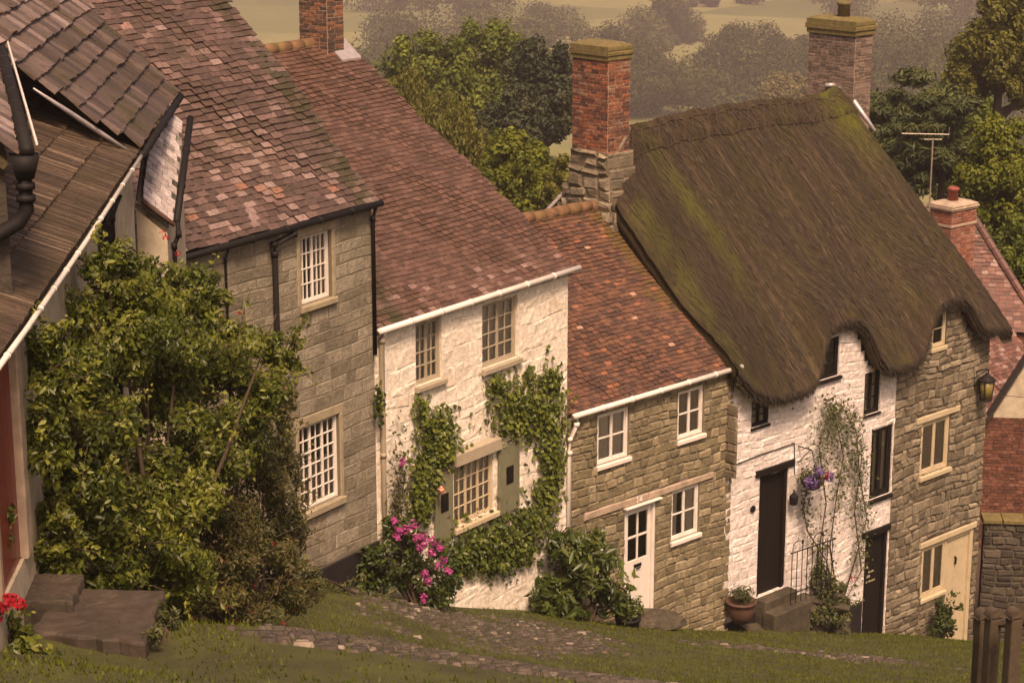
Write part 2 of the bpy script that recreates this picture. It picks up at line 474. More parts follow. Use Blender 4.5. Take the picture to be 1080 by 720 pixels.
def mat_thatch():
    m, nt, b, out = nodes_of('weathered_thatch')
    tr, tg, tb = tint(nt)
    uv = nt.nodes.new('ShaderNodeUVMap')
    mp = nt.nodes.new('ShaderNodeMapping')
    mp.inputs['Scale'].default_value = (5.5, 0.2, 1)
    nt.links.new(uv.outputs[0], mp.inputs['Vector'])
    streak = noise(nt, 1.0, 6, 0.65, mp.outputs[0])
    mp2 = nt.nodes.new('ShaderNodeMapping')
    mp2.inputs['Scale'].default_value = (45, 3.0, 1)
    nt.links.new(uv.outputs[0], mp2.inputs['Vector'])
    fine = noise(nt, 1.0, 4, 0.7, mp2.outputs[0])
    mp3 = nt.nodes.new('ShaderNodeMapping')
    mp3.inputs['Scale'].default_value = (1.3, 0.38, 1)
    nt.links.new(uv.outputs[0], mp3.inputs['Vector'])
    big = noise(nt, 1.0, 5, 0.6, mp3.outputs[0])
    c = ramp(nt, streak, [(0.3, (0.024, 0.017, 0.012)), (0.5, (0.048, 0.034, 0.022)), (0.64, (0.082, 0.058, 0.035)), (0.78, (0.16, 0.115, 0.068))])
    c = mix(nt, 0.75, c, ramp(nt, fine, [(0.3, (0.55, 0.55, 0.55)), (0.68, (1.3, 1.27, 1.2))]), 'MULTIPLY')
    mossf = ramp(nt, big, [(0.45, (0, 0, 0)), (0.62, (1, 1, 1))])
    c = mix(nt, math_(nt, 'MULTIPLY', mossf, 0.42), c, (0.05, 0.047, 0.009))
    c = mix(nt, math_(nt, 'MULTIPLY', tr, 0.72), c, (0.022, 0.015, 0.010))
    c = mix(nt, math_(nt, 'MULTIPLY', tb, 0.85), c, (0.085, 0.088, 0.012))
    setc(nt, b, c)
    b.inputs['Roughness'].default_value = 0.95
    b.inputs['Specular IOR Level'].default_value = 0.15
    h = math_(nt, 'ADD', math_(nt, 'MULTIPLY', streak, 1.6), fine)
    bump(nt, b, h, 0.42, 0.04)
    return m


M['thatch'] = mat_thatch()


def mat_straw():
    m, nt, b, out = nodes_of('loose_straw')
    tr, tg, tb = tint(nt)
    c = ramp(nt, tr, [(0, (0.025, 0.018, 0.011)), (0.6, (0.06, 0.042, 0.025)), (1, (0.16, 0.115, 0.068))])
    c = mix(nt, math_(nt, 'MULTIPLY', tb, 0.7), c, (0.08, 0.078, 0.014))
    setc(nt, b, c)
    b.inputs['Roughness'].default_value = 0.9
    return m


M['straw'] = mat_straw()


def mat_ground():
    m, nt, b, out = nodes_of('hillside_ground')
    co = coord(nt)
    n1 = noise(nt, 1.2, 6, 0.7, co)
    near = ramp(nt, n1, [(0.3, (0.030, 0.026, 0.009)), (0.5, (0.05, 0.052, 0.008)), (0.7, (0.075, 0.08, 0.010))])
    vor = N(nt, 'ShaderNodeTexVoronoi', Scale=0.0085)
    nt.links.new(co, vor.inputs['Vector'])
    sep = nt.nodes.new('ShaderNodeSeparateColor')
    nt.links.new(vor.outputs['Color'], sep.inputs[0])
    far = ramp(nt, sep.outputs[0], [(0.0, (0.09, 0.10, 0.03)), (0.35, (0.17, 0.17, 0.055)), (0.7, (0.23, 0.21, 0.08)), (1.0, (0.11, 0.125, 0.035))])
    far = mix(nt, 0.5, far, ramp(nt, noise(nt, 0.06, 6, 0.7, co), [(0.3, (0.6, 0.6, 0.6)), (0.7, (1.2, 1.2, 1.1))]), 'MULTIPLY')
    g = nt.nodes.new('ShaderNodeNewGeometry')
    sp = nt.nodes.new('ShaderNodeSeparateXYZ')
    nt.links.new(g.outputs['Position'], sp.inputs[0])
    f = ramp(nt, math_(nt, 'MULTIPLY', sp.outputs[1], 0.001), [(0.15, (0, 0, 0)), (0.26, (1, 1, 1))])
    c = mix(nt, f, near, far)
    setc(nt, b, c)
    b.inputs['Roughness'].default_value = 0.95
    bump(nt, b, noise(nt, 18, 5, 0.7, co), 0.7, 0.04)
    return m


M['ground'] = mat_ground()
M['cobble'] = mat_stone('worn_cobble', [(0, (0.035, 0.025, 0.017)), (0.6, (0.068, 0.049, 0.034)), (0.93, (0.11, 0.082, 0.058)), (1, (0.26, 0.205, 0.15))], (0.03, 0.028, 0.010), 0.6, 0.6)

# ------------------------------------------------------------------ the hill
CTRL = np.array([
    (-3.05, 32.3, -12.6), (-4.5, 29.8, -11.7), (-1.99, 34, -13.6), (-0.7, 35.74, -14.47), (0.36, 37.2, -15.12),
    (1.5, 38.6, -15.9), (2.92, 39.98, -16.6), (4.56, 41.57, -17.35), (5.36, 42.3, -17.6), (7.34, 44.2, -18.5),
    (9.03, 45.8, -19.2), (10.64, 47.3, -20.0), (11.85, 48.5, -20.6),
    (0, 25, -11.2), (0, 30, -12.95), (2.5, 32, -13.9), (7.2, 32, -14.3), (8.1, 36, -15.75), (4, 26, -11.7), (12, 40, -17.4),
    (-4.07, 19, -7.85), (-3.8, 23, -9.55), (-4.5, 17, -7.2), (-3.6, 17.5, -7.42), (-3.3, 15.4, -6.68), (-3.9, 16.5, -6.75), (-2.6, 15.2, -6.68), (-3.2, 14.2, -6.2), (-2.5, 16.9, -6.98), (-2.5, 15.8, -6.72), (-3, 21, -9.1),
    (3.3, 13, -6.3), (-2, 12, -5.7), (0, 5, -3.2), (0, 0, -1.8), (4, 5, -3.4), (4, 20, -9.2), (-4, 5, -3.0),
    (-10, 30, -11.2), (-8, 40, -15), (0, 48, -19.5), (8, 56, -23), (20, 50, -21.8), (20, 35, -15.8), (18, 15, -7.5), (-10, 12, -5)], float)


def _U(r2):
    return 0.5 * r2 * np.log(r2 + 1e-9)


def _fit():
    n = len(CTRL)
    P = CTRL[:, :2]
    K = _U(((P[:, None] - P[None]) ** 2).sum(-1)) + np.eye(n) * 0.06
    A = np.zeros((n + 3, n + 3))
    A[:n, :n] = K
    A[:n, n] = A[n, :n] = 1
    A[:n, n + 1:] = P
    A[n + 1:, :n] = P.T
    return np.linalg.solve(A, np.concatenate([CTRL[:, 2], [0, 0, 0]]))


_W = _fit()


def hgt(X, Y):
    X = np.asarray(X, float)
    Y = np.asarray(Y, float)
    xc, yc = np.clip(X, -10, 20), np.clip(Y, -6, 58)
    r2 = (xc[..., None] - CTRL[:, 0]) ** 2 + (yc[..., None] - CTRL[:, 1]) ** 2
    near = (_U(r2) * _W[:-3]).sum(-1) + _W[-3] + _W[-2] * xc + _W[-1] * yc
    far = np.interp(Y, [40, 60, 120, 200, 350, 600, 1000, 1600, 3000, 6000],
                    [-17, -24, -35, -54, -71, -87, -92, -85, -60, -40])
    far = far + 1.5 * np.sin(X * 0.021 + 1.0) * np.clip((Y - 100) / 200, 0, 1) + 2.0 * np.sin(Y * 0.013 + X * 0.008) * np.clip((Y - 150) / 300, 0, 1)
    s = np.clip((Y - 44) / 22, 0, 1)
    s = s * s * (3 - 2 * s)
    return near * (1 - s) + far * s


def h1d(x, y):
    return float(hgt(np.array([x]), np.array([y]))[0])


def ground():
    xs = np.unique(np.concatenate([np.linspace(-3000, -60, 14), np.linspace(-60, -14, 12), np.linspace(-14, 24, 130), np.linspace(24, 80, 14), np.linspace(80, 3000, 14)]))
    ys = np.unique(np.concatenate([np.linspace(-80, 0, 8), np.linspace(0, 60, 170), np.linspace(60, 200, 40), np.linspace(200, 700, 50), np.linspace(700, 6000, 20)]))
    XX, YY = np.meshgrid(xs, ys)
    ZZ = hgt(XX, YY)
    nx, ny = len(xs), len(ys)
    V = np.stack([XX, YY, ZZ], -1).reshape(-1, 3)
    i = np.arange(ny - 1)[:, None] * nx + np.arange(nx - 1)[None]
    Fq = np.stack([i, i + 1, i + 1 + nx, i + nx], -1).reshape(-1, 4)
    o = np_mesh('ground', V, Fq, np.full((len(V), 3), 0.5), M['ground'], None, True)
    tag(o, kind='structure')


ground()


def vnoise(x, y, s=1.0, seed=0):
    x, y = np.asarray(x) * s, np.asarray(y) * s
    return (np.sin(x * 1.7 + 1.3 * np.sin(y * 1.1 + seed)) + np.sin(y * 2.3 + 1.7 * np.sin(x * 0.9 + seed * 2)) + np.sin((x + y) * 3.1 + seed)) / 3


def cobble_mask(X, Y):
    g1 = np.exp(-((X + 0.3 - (Y - 32) * 0.5) / 2.3) ** 2 - ((Y - 32.4) / 3.1) ** 2)
    g2 = np.clip((29.4 - Y - 0.12 * X) / 1.8, 0, 1) * np.clip((Y - 14) / 2, 0, 1) * np.clip((X + 2.6) / 0.8, 0, 1)
    g3 = 0.75 * np.exp(-((X - 6.0) / 3.5) ** 2 - ((Y - 36.5) / 1.3) ** 2)
    return np.maximum(np.maximum(g1, g2 * 0.9), g3) + 0.28 * vnoise(X, Y, 1.3, 2) + 0.1 * vnoise(X, Y, 4.1, 5)


def cobbles():
    mb = MB()
    y = 16.0
    while y < 40:
        dy = 0.085 + 0.05 * rng.random()
        x = -4.0 + rng.random() * 0.2
        xs = []
        while x < 13:
            w = 0.09 + 0.12 * rng.random()
            xs.append((x, w))
            x += w
        cx = np.array([a + w / 2 for a, w in xs])
        cy = np.full(len(cx), y + dy / 2)
        mk = cobble_mask(cx, cy)
        hz = hgt(cx, cy)
        hz2 = hgt(cx, cy + dy / 2)
        for (a, w), m_, z, z2 in zip(xs, mk, hz, hz2):
            if m_ < 0.45 + 0.35 * rng.random():
                continue
            # must be in the street, not under the houses
            sl = (z2 - z)
            u = 0.012 + 0.028 * rng.random()
            j = lambda: (rng.random() - 0.5) * 0.02
            g, bv = 0.008, 0.022
            A = [(a + g, y + g), (a + w - g, y + g), (a + w - g, y + dy - g), (a + g, y + dy - g)]
            B = [(a + bv + g, y + bv), (a + w - bv - g, y + bv), (a + w - bv - g, y + dy - bv), (a + bv + g, y + dy - bv)]
            zz = lambda py: z + (py - (y + dy / 2)) / (dy / 2) * sl
            vs = [(px + j() * .5, py + j() * .5, zz(py) - 0.03) for px, py in A] + [(px + j() * .4, py + j() * .4, zz(py) + u) for px, py in B]
            t = rng.random()
            mb.add(vs, [(4, 5, 6, 7), (0, 1, 5, 4), (1, 2, 6, 5), (2, 3, 7, 6), (3, 0, 4, 7)], (t if t < 0.96 else 1.0, rng.random(), 0.5))
        y += dy
    o = mb.build('cobbled_street', M['cobble'], None, True)
    tag(o, kind='structure')


cobbles()


# ------------------------------------------------------------------ leaves
def unit(a):
    return a / (np.linalg.norm(a, axis=-1, keepdims=True) + 1e-9)


def leaves(name, P, nrm, size, tr, mat, parent=None, aspect=0.5, fold=0.25, jitter=0.7, droop=0.0, tg=None):
    """pointed folded leaves at P, roughly facing nrm"""
    n = len(P)
    nn = unit(nrm + jitter * nr.normal(size=(n, 3)))
    a = nr.normal(size=(n, 3))
    a[:, 2] -= droop
    ax = unit(a - (a * nn).sum(-1, keepdims=True) * nn)
    bx = np.cross(nn, ax)
    s = np.asarray(size).reshape(-1, 1) * np.ones((n, 1))
    b = P - ax * s * 0.5
    tip = P + ax * s * 0.5
    mid = P - ax * s * 0.06
    l = mid + bx * s * aspect * 0.5 + nn * s * fold * aspect
    r = mid - bx * s * aspect * 0.5 + nn * s * fold * aspect
    V = np.stack([b, l, tip, r], 1).reshape(-1, 3)
    i = np.arange(n)[:, None] * 4
    Fq = np.concatenate([i + np.array([[0, 2, 1]]), i + np.array([[0, 3, 2]])], 1).reshape(-1, 3)
    tt = np.zeros((n, 3))
    tt[:, 0] = np.clip(tr, 0, 1)
    tt[:, 1] = nr.random(n) if tg is None else tg
    tt[:, 2] = nr.random(n)
    return np_mesh(name, V, Fq, np.repeat(tt, 4, 0), mat, parent)


def blob_points(c, r, n, shell=0.55):
    """points in an ellipsoid, biased to its skin; returns points and outward directions"""
    d = unit(nr.normal(size=(n, 3)))
    rad = shell + (1 - shell) * nr.random(n) ** 0.7
    rad *= 1 + 0.12 * nr.normal(size=n)
    r = np.asarray(r, float)
    return np.asarray(c) + d * r * rad[:, None], unit(d / r)


HUE = {}


def tree(name, label, u, vt, hw, Y, mat, kind='round', n=6000, leaf=0.3, vb=None, group='trees on the slope behind the houses', trunk=True, dark=0.0, nb=95):
    """u: sight line of the trunk, vt: sight line of the tip, hw: half width in sight-line pixels at distance Y"""
    top = at_dist(u, vt, Y)
    g = h1d(top[0], Y)
    h = top[2] - g
    if vb is not None:
        g2 = at_dist(u, vb, Y)[2]
    else:
        g2 = g + 0.12 * h
    W = hw * Y / F * 1.02
    o = empty(name, (top[0], Y, g), label, 'tree', group)
    ch = top[2] - g2
    cz = (g2 + top[2]) / 2 - g
    P, D, T, Z = [], [], [], []
    per = n // nb
    for k in range(nb):
        if kind == 'cone':
            q = nr.random() ** 0.75
            rr = W * (1 - q * 0.85) * math.sqrt(nr.random())
            w = nr.random() * 6.283
            c = np.array([rr * math.cos(w), rr * math.sin(w), cz - ch / 2 + q * ch * 0.97])
            br = np.array([0.30 * W * (1.15 - q * 0.6)] * 2 + [0.13 * W + 0.03 * ch])
        elif kind == 'weep':
            q = nr.random()
            w = nr.random() * 6.283
            rr = W * math.sqrt(nr.random()) * (0.75 + 0.25 * math.sin(q * 3.1))
            c = np.array([rr * math.cos(w), rr * math.sin(w), cz - ch / 2 + q * ch * 0.85 * math.sqrt(max(0.05, 1 - (rr / W) ** 2 * 0.6))])
            br = np.array([0.2 * W, 0.2 * W, 0.2 * ch])
        else:
            d = unit(nr.normal(size=3))
            if d[2] < -0.3: d[2] *= -0.5
            rad = 0.35 + 0.53 * nr.random() ** 0.7
            c = np.array([d[0] * W * rad, d[1] * W * rad, cz + d[2] * ch * 0.5 * rad])
            s = 0.13 + 0.12 * nr.random() ** 1.5
            br = np.array([W * s * 1.1, W * s * 1.1, min(ch * 0.5, W * 1.3) * s])
            if kind == 'pine': br *= np.array([1.25, 1.25, 0.5])
        p, dd = blob_points(c, br, per)
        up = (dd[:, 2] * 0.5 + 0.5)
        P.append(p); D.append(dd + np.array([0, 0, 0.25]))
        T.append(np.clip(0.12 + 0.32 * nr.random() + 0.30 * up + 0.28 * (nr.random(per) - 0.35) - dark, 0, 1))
    P, D, T = np.concatenate(P), np.concatenate(D), np.concatenate(T)
    P[:, 2] = np.maximum(P[:, 2], 0.05 * h)
    sz = leaf * (0.6 + 0.8 * nr.random(len(P)))
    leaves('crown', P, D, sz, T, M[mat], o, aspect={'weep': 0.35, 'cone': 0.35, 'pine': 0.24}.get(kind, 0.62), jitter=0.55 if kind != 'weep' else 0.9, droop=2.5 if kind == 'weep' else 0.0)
    if trunk:
        mb = MB()
        tr_ = max(0.1, 0.03 * h)
        mb.tube([(0, 0, -0.3), (0.05 * W, 0, h * 0.25), (-0.03 * W, 0.04 * W, h * 0.55), (0, 0, h * 0.85)], [tr_, tr_ * 0.8, tr_ * 0.5, tr_ * 0.15], 8)
        for k in range(9):
            w = k * 2.4
            z0 = h * (0.25 + 0.055 * k)
            L = W * 0.7 * (1.1 - 0.06 * k)
            mb.tube([(0, 0, z0), (L * 0.5 * math.cos(w), L * 0.5 * math.sin(w), z0 + L * 0.3), (L * math.cos(w), L * math.sin(w), z0 + L * 0.55)], [tr_ * 0.45, tr_ * 0.28, tr_ * 0.08], 6)
        mb.build('trunk', M['bark'], o)
    return o


# ------------------------------------------------------------------ masonry
def minus(rects, h):
    out = []
    for (a, b, c, d) in rects:
        ha, hb, hc, hd = h
        if hb <= a or ha >= b or hd <= c or hc >= d:
            out.append((a, b, c, d)); continue
        if ha > a: out.append((a, ha, c, d))
        if hb < b: out.append((hb, b, c, d))
        m0, m1 = max(a, ha), min(b, hb)
        if hc > c: out.append((m0, m1, c, hc))
        if hd < d: out.append((m0, m1, hd, d))
    return out


def stones(mb, x0, x1, z0, z1, holes=(), ch=(0.12, 0.2), sw=(0.2, 0.5), relief=0.02, gap=0.014, bev=0.015, jit=0.006,
           warp=0.0, fr=None, keep=None, merge=0.0, trange=(0, 1), hues=0.0):
    """coursed stones laid on the plane y=0 of the frame fr(x, d, z) with d = how far they stand out"""
    fr = fr or (lambda x, d, z: (x, -d, z))
    ph = rng.random() * 6

    def wz(x, z):
        return z + warp * (math.sin(x * 1.9 + ph + z * 0.7) + 0.6 * math.sin(x * 4.7 + z * 2.3 + ph))
    z = z0
    row = 0
    skip = []
    while z < z1 - 0.02:
        h = ch[0] + (ch[1] - ch[0]) * rng.random()
        if z + h > z1 - ch[0] * 0.5: h = z1 - z
        x = x0 - (rng.random() * sw[0] if row % 2 else 0)
        while x < x1 - 0.01:
            w = sw[0] + (sw[1] - sw[0]) * rng.random()
            a, b = max(x, x0), min(x + w, x1)
            if x1 - b < sw[0] * 0.4: b = x1
            x = x + w if b < x1 else x1
            if b - a < 0.02: continue
            zt = z + h
            if keep and not keep((a + b) / 2, (z + zt) / 2): continue
            rs = [(a, b, z, zt)]
            for hl in holes:
                rs = minus(rs, hl)
            t = trange[0] + (trange[1] - trange[0]) * rng.random()
            for (ra, rb, rc, rd) in rs:
                if rb - ra < 0.035 or rd - rc < 0.03: continue
                g = gap / 2
                e = relief * (0.4 + 0.9 * rng.random())
                bv = min(bev, (rb - ra) * 0.3, (rd - rc) * 0.3)
                j = lambda: (rng.random() - 0.5) * 2 * jit
                O_ = [(ra + g, rc + g), (rb - g, rc + g), (rb - g, rd - g), (ra + g, rd - g)]
                I_ = [(ra + g + bv, rc + g + bv), (rb - g - bv, rc + g + bv), (rb - g - bv, rd - g - bv), (ra + g + bv, rd - g - bv)]
                vs = []
                for px, pz in O_:
                    px += j(); pz += j()
                    vs.append(fr(px, -0.004, wz(px, pz)))
                for px, pz in I_:
                    px += j(); pz += j()
                    vs.append(fr(px, e + j() * 0.6, wz(px, pz)))
                mb.add(vs, [(4, 5, 6, 7), (0, 1, 5, 4), (1, 2, 6, 5), (2, 3, 7, 6), (3, 0, 4, 7)], (t, rng.random(), rng.random()))
        z += h
        row += 1


def wall_mesh(mb, x0, x1, z0, z1, holes=(), reveal=0.2, back=0.3, y=0.0, cut=()):
    """wall with openings cut right through"""
    allh = list(holes) + list(cut)
    xs = sorted({x0, x1, *[min(max(h[i], x0), x1) for h in allh for i in (0, 1)]})
    zs = sorted({z0, z1, *[min(max(h[i], z0), z1) for h in allh for i in (2, 3)]})
    for a, b in zip(xs, xs[1:]):
        for c, d in zip(zs, zs[1:]):
            mx, mz = (a + b) / 2, (c + d) / 2
            if any(h[0] < mx < h[1] and h[2] < mz < h[3] for h in allh): continue
            mb.add([(a, y, c), (b, y, c), (b, y, d), (a, y, d)], [(0, 1, 2, 3)])
            mb.add([(a, y + back, c), (b, y + back, c), (b, y + back, d), (a, y + back, d)], [(3, 2, 1, 0)])
    for h in holes:
        a, b, c, d = h
        mb.add([(a, y, c), (a, y + back, c), (a, y + back, d), (a, y, d)], [(0, 1, 2, 3)])
        mb.add([(b, y, c), (b, y + back, c), (b, y + back, d), (b, y, d)], [(3, 2, 1, 0)])
        mb.add([(a, y, c), (b, y, c), (b, y + back, c), (a, y + back, c)], [(0, 1, 2, 3)])
        mb.add([(a, y, d), (b, y, d), (b, y + back, d), (a, y + back, d)], [(3, 2, 1, 0)])


def shell(mb, x0, x1, y1, z0, z1, ridge=None, front=True, y0=0.3):
    """side, back walls and gable triangles; ridge=(y, z)"""
    def quad(a, b, c, d):
        mb.add([a, b, c, d], [(0, 1, 2, 3)])
    quad((x0, y0 - 0.3, z0), (x0, y1, z0), (x0, y1, z1), (x0, y0 - 0.3, z1))
    quad((x1, y0 - 0.3, z0), (x1, y1, z0), (x1, y1, z1), (x1, y0 - 0.3, z1))
    quad((x0, y1, z0), (x1, y1, z0), (x1, y1, z1), (x0, y1, z1))
    if ridge:
        for x in (x0, x1):
            mb.add([(x, y0 - 0.3, z1), (x, ridge[0], ridge[1]), (x, y1, z1)], [(0, 1, 2)])


def window(par, x0, x1, z0, z1, cas=2, cols=2, rows=4, fw=0.05, bar=0.018, y=0.08, mat='white_paint', sill='sill_stone',
           sill_h=0.07, sill_p=0.06, curtain=None, sx=0.06, dark_bars=None):
    mb = MB()
    d = 0.06
    mb.bbox(x0, x0 + fw, y, y + d, z0, z1, 0.006)
    mb.bbox(x1 - fw, x1, y, y + d, z0, z1, 0.006)
    mb.bbox(x0 + fw, x1 - fw, y + 0.002, y + d, z1 - fw, z1, 0.006)
    mb.bbox(x0 + fw, x1 - fw, y + 0.002, y + d, z0, z0 + fw, 0.006)
    iw = (x1 - x0 - 2 * fw) / cas
    for k in range(cas):
        a = x0 + fw + k * iw
        b = a + iw
        st = fw * 0.55
        mb.bbox(a + 0.002, a + st, y + 0.012, y + d - 0.005, z0 + fw, z1 - fw, 0.004)
        mb.bbox(b - st, b - 0.002, y + 0.012, y + d - 0.005, z0 + fw, z1 - fw, 0.004)
        mb.bbox(a + st, b - st, y + 0.014, y + d - 0.007, z1 - fw - st, z1 - fw, 0.004)
        mb.bbox(a + st, b - st, y + 0.014, y + d - 0.007, z0 + fw, z0 + fw + st, 0.004)
        pw = (b - a - 2 * st) / cols
        for c in range(1, cols):
            xx = a + st + c * pw
            mb.bbox(xx - bar / 2, xx + bar / 2, y + 0.022, y + d - 0.012, z0 + fw + st, z1 - fw - st, 0.003)
        zh = (z1 - z0 - 2 * fw - 2 * st) / rows
        for r_ in range(1, rows):
            zz = z0 + fw + st + r_ * zh
            mb.bbox(a + st, b - st, y + 0.020, y + d - 0.014, zz - bar / 2, zz + bar / 2, 0.003)
    w = mb.build('window', M[mat], par)
    g = MB()
    # old glass: each pane tilts a hair differently
    iwp = (x1 - x0 - 2 * fw) / (cas * cols)
    for c in range(cas * cols):
        for r_ in range(rows):
            hz = (z1 - z0 - 2 * fw) / rows
            a, b = x0 + fw + c * iwp, x0 + fw + (c + 1) * iwp
            c0, c1 = z0 + fw + r_ * hz, z0 + fw + (r_ + 1) * hz
            j = lambda: y + 0.042 + (rng.random() - 0.5) * 0.006
            g.add([(a, j(), c0), (b, j(), c0), (b, j(), c1), (a, j(), c1)], [(0, 1, 2, 3)])
    g.build('pane', M['glass'], w)
    if sill:
        s = MB()
        s.bbox(x0 - sx, x1 + sx, -sill_p, y + 0.03, z0 - sill_h, z0 - 0.001, 0.012)
        s.build('sill', M[sill], w)
    if curtain:
        c = MB()
        spans = {'net': [(x0 + 0.03, x1 - 0.03)], 'sides': [(x0 + 0.03, x0 + (x1 - x0) * 0.36), (x1 - (x1 - x0) * 0.36, x1 - 0.03)],
                 'low': [(x0 + 0.03, x1 - 0.03)]}[curtain[0]]
        top = z1 if curtain[0] != 'low' else z0 + (z1 - z0) * 0.55
        for a, b in spans:
            nn = max(8, int((b - a) / 0.02))
            vs, fs = [], []
            ph = rng.random() * 6
            for i in range(nn + 1):
                xx = a + (b - a) * i / nn
                yy = y + 0.085 + 0.012 * math.sin(xx * 55 + ph) + 0.008 * math.sin(xx * 23 + ph)
                vs += [(xx, yy, z0 + 0.02), (xx, yy, top - 0.02)]
            for i in range(nn):
                fs.append((2 * i, 2 * i + 2, 2 * i + 3, 2 * i + 1))
            c.add(vs, fs)
        c.build('curtain', M[curtain[1]], w, True)
    return w


def tiles(mb, O, X, D, L, S, w, g, th=0.014, keep=None, tf=None, wav=0.02, jit=0.008, lift=0.012, over=1.3, x_start=0.0, frame=None, gapx=0.003):
    """rows of lapped tiles from the eave up; O eave corner, X along, D up the slope"""
    O, X, D = (np.array(q, float) for q in (O, X, D))
    Nn = np.cross(X, D)
    Nn /= np.linalg.norm(Nn)
    if Nn[2] < 0: Nn = -Nn
    ph = rng.random() * 6
    rows = int(S / g) + 1
    for r_ in range(rows):
        t0 = r_ * g
        x = x_start + (w * 0.5 if r_ % 2 else 0) - w + rng.random() * 0.02
        while x < L:
            ww = w * (0.88 + 0.24 * rng.random())
            xc = x + ww / 2
            if xc > 0 and xc < L and (keep is None or keep(xc, t0)):
                a, b = max(x, 0.0) + gapx, min(x + ww, L) - gapx
                if b - a > 0.02:
                    tv = tf(xc, t0) if tf else (rng.random(), rng.random(), 0.0)
                    k0 = wav * (math.sin(xc * 1.3 + ph) + math.sin(t0 * 1.7 + xc * 0.6 + ph) + 0.4 * math.sin(xc * 4.1 + t0 * 3))
                    j = lambda: (rng.random() - 0.5) * 2 * jit
                    e = th + lift * rng.random()
                    tb_, tt_ = t0 + j() * 1.3, min(t0 + g * over, S + g * 0.3)
                    sk = j() * 0.8
                    hl, hr = k0 + e + j() * 0.5, k0 + e + j() * 0.5
                    P = lambda xx, tt, hh: O + X * xx + D * tt + Nn * hh
                    vs = [P(a, tb_ + sk, hl), P(b, tb_ - sk, hr), P(b, tt_, k0 + 0.002), P(a, tt_, k0 + 0.002),
                          P(a, tb_ + sk, hl - th), P(b, tb_ - sk, hr - th)]
                    mb.add(vs, [(0, 1, 2, 3), (4, 5, 1, 0), (4, 0, 3), (5, 2, 1)], tv)
            x += ww
    return Nn


def roof_slab(mb, O, X, D, L, S, d=0.06, off=-0.11):
    O, X, D = (np.array(q, float) for q in (O, X, D))
    Nn = np.cross(X, D); Nn /= np.linalg.norm(Nn)
    if Nn[2] < 0: Nn = -Nn
    A = [O, O + X * L, O + X * L + D * S, O + D * S]
    mb.hexa([a + Nn * (off - d) for a in A] + [a + Nn * off for a in A], (0.0, 0.5, 0.5))


def chimney(par, x0, x1, y0, y1, z0, z1, mat, mort, cap='capmoss', pots=(), corbel=0.05, cap_h=0.26, name='chimney', bands=()):
    core = MB()
    core.box(x0, x1, y0, y1, z0, z1 - 0.01)
    c = core.build(name, M[mort], par)
    b = MB()
    kw = dict(ch=(0.072, 0.078), sw=(0.19, 0.23), relief=0.012, gap=0.014, bev=0.004, jit=0.003)
    stones(b, x0, x1, z0, z1, fr=lambda x, d, z: (x, y0 - d, z), **kw)
    stones(b, x0, x1, z0, z1, fr=lambda x, d, z: (x, y1 + d, z), **kw)
    stones(b, y0, y1, z0, z1, fr=lambda y, d, z: (x0 - d, y, z), **kw)
    stones(b, y0, y1, z0, z1, fr=lambda y, d, z: (x1 + d, y, z), **kw)
    b.build('brickwork', M[mat], c)
    k = MB()
    zz = z1 - cap_h
    for i, e in enumerate((corbel, corbel * 1.6, corbel * 1.1)):
        h = cap_h / 3
        jj = 0.01
        k.bbox(x0 - e, x1 + e, y0 - e, y1 + e, zz + i * h + 0.002, zz + (i + 1) * h, 0.018)
    # sloping mortar flaunching on top
    e = corbel * 0.9
    k.hexa([(x0 - e, y0 - e, z1), (x1 + e, y0 - e, z1), (x1 + e, y1 + e, z1), (x0 - e, y1 + e, z1),
            (x0 + .12, y0 + .12, z1 + .07), (x1 - .12, y0 + .12, z1 + .07), (x1 - .12, y1 - .12, z1 + .07), (x0 + .12, y1 - .12, z1 + .07)])
    for bz in bands:
        k.bbox(x0 - 0.03, x1 + 0.03, y0 - 0.03, y1 + 0.03, bz, bz + 0.07, 0.01)
    k.build('chimney_cap', M[cap], c)
    for (px, py, h, r) in pots:
        p = MB()
        p.lathe((px, py, z1 + 0.03), [(r, 0), (r * 0.92, h * 0.75), (r * 1.15, h * 0.8), (r * 1.15, h * 0.92), (r * 0.8, h), (r * 0.75, h * 0.9)], 14)
        p.build('chimney_pot', M['pot'] if cap != 'capmoss' else M['capmoss'], c, True)
    return c


def gutter(par, pts, r, mat, name='gutter'):
    mb = MB()
    mb.tube(pts, r, 10)
    for p, q in zip(pts, pts[1:]):
        L = np.linalg.norm(np.array(q) - np.array(p))
        for k in range(1, int(L / 0.9) + 1):
            c = np.array(p) + (np.array(q) - np.array(p)) * k / (int(L / 0.9) + 1)
            dd = (np.array(q) - np.array(p)) / L
            mb.tube([c - dd * 0.025, c + dd * 0.025], r * 1.18, 10)
    return mb.build(name, M[mat], par, True)


def pipe(par, pts, r, mat, name='downpipe'):
    mb = MB()
    mb.tube(pts, r, 10)
    for p in pts[1:-1]:
        mb.tube([np.array(p) + (0, 0, 0.04), np.array(p) - (0, 0, 0.04)], r * 1.3, 10)
    return mb.build(name, M[mat], par, True)


# ================================================================== the houses
H2 = House(398, 570, 33.5, 32.6)
H3 = House(398, 575, H2.w(.05, .05, 0)[1], 36.4)
H4 = House(597, 600, H3.w(H3.loc(597, 600)[0], .1, 0)[1], 46)
H5 = House(768, 640, H4.w(4.95, 0, 0)[1], 46.5)
H1 = House(20, 352, 15.8, -3.3)


def rect(h, u0, v0, u1, v1, y=0):
    """opening from its top-left and bottom-right sight lines"""
    a, d = h.loc(u0, v0, y)
    b, c = h.loc(u1, v1, y)
    return a, b, c, d


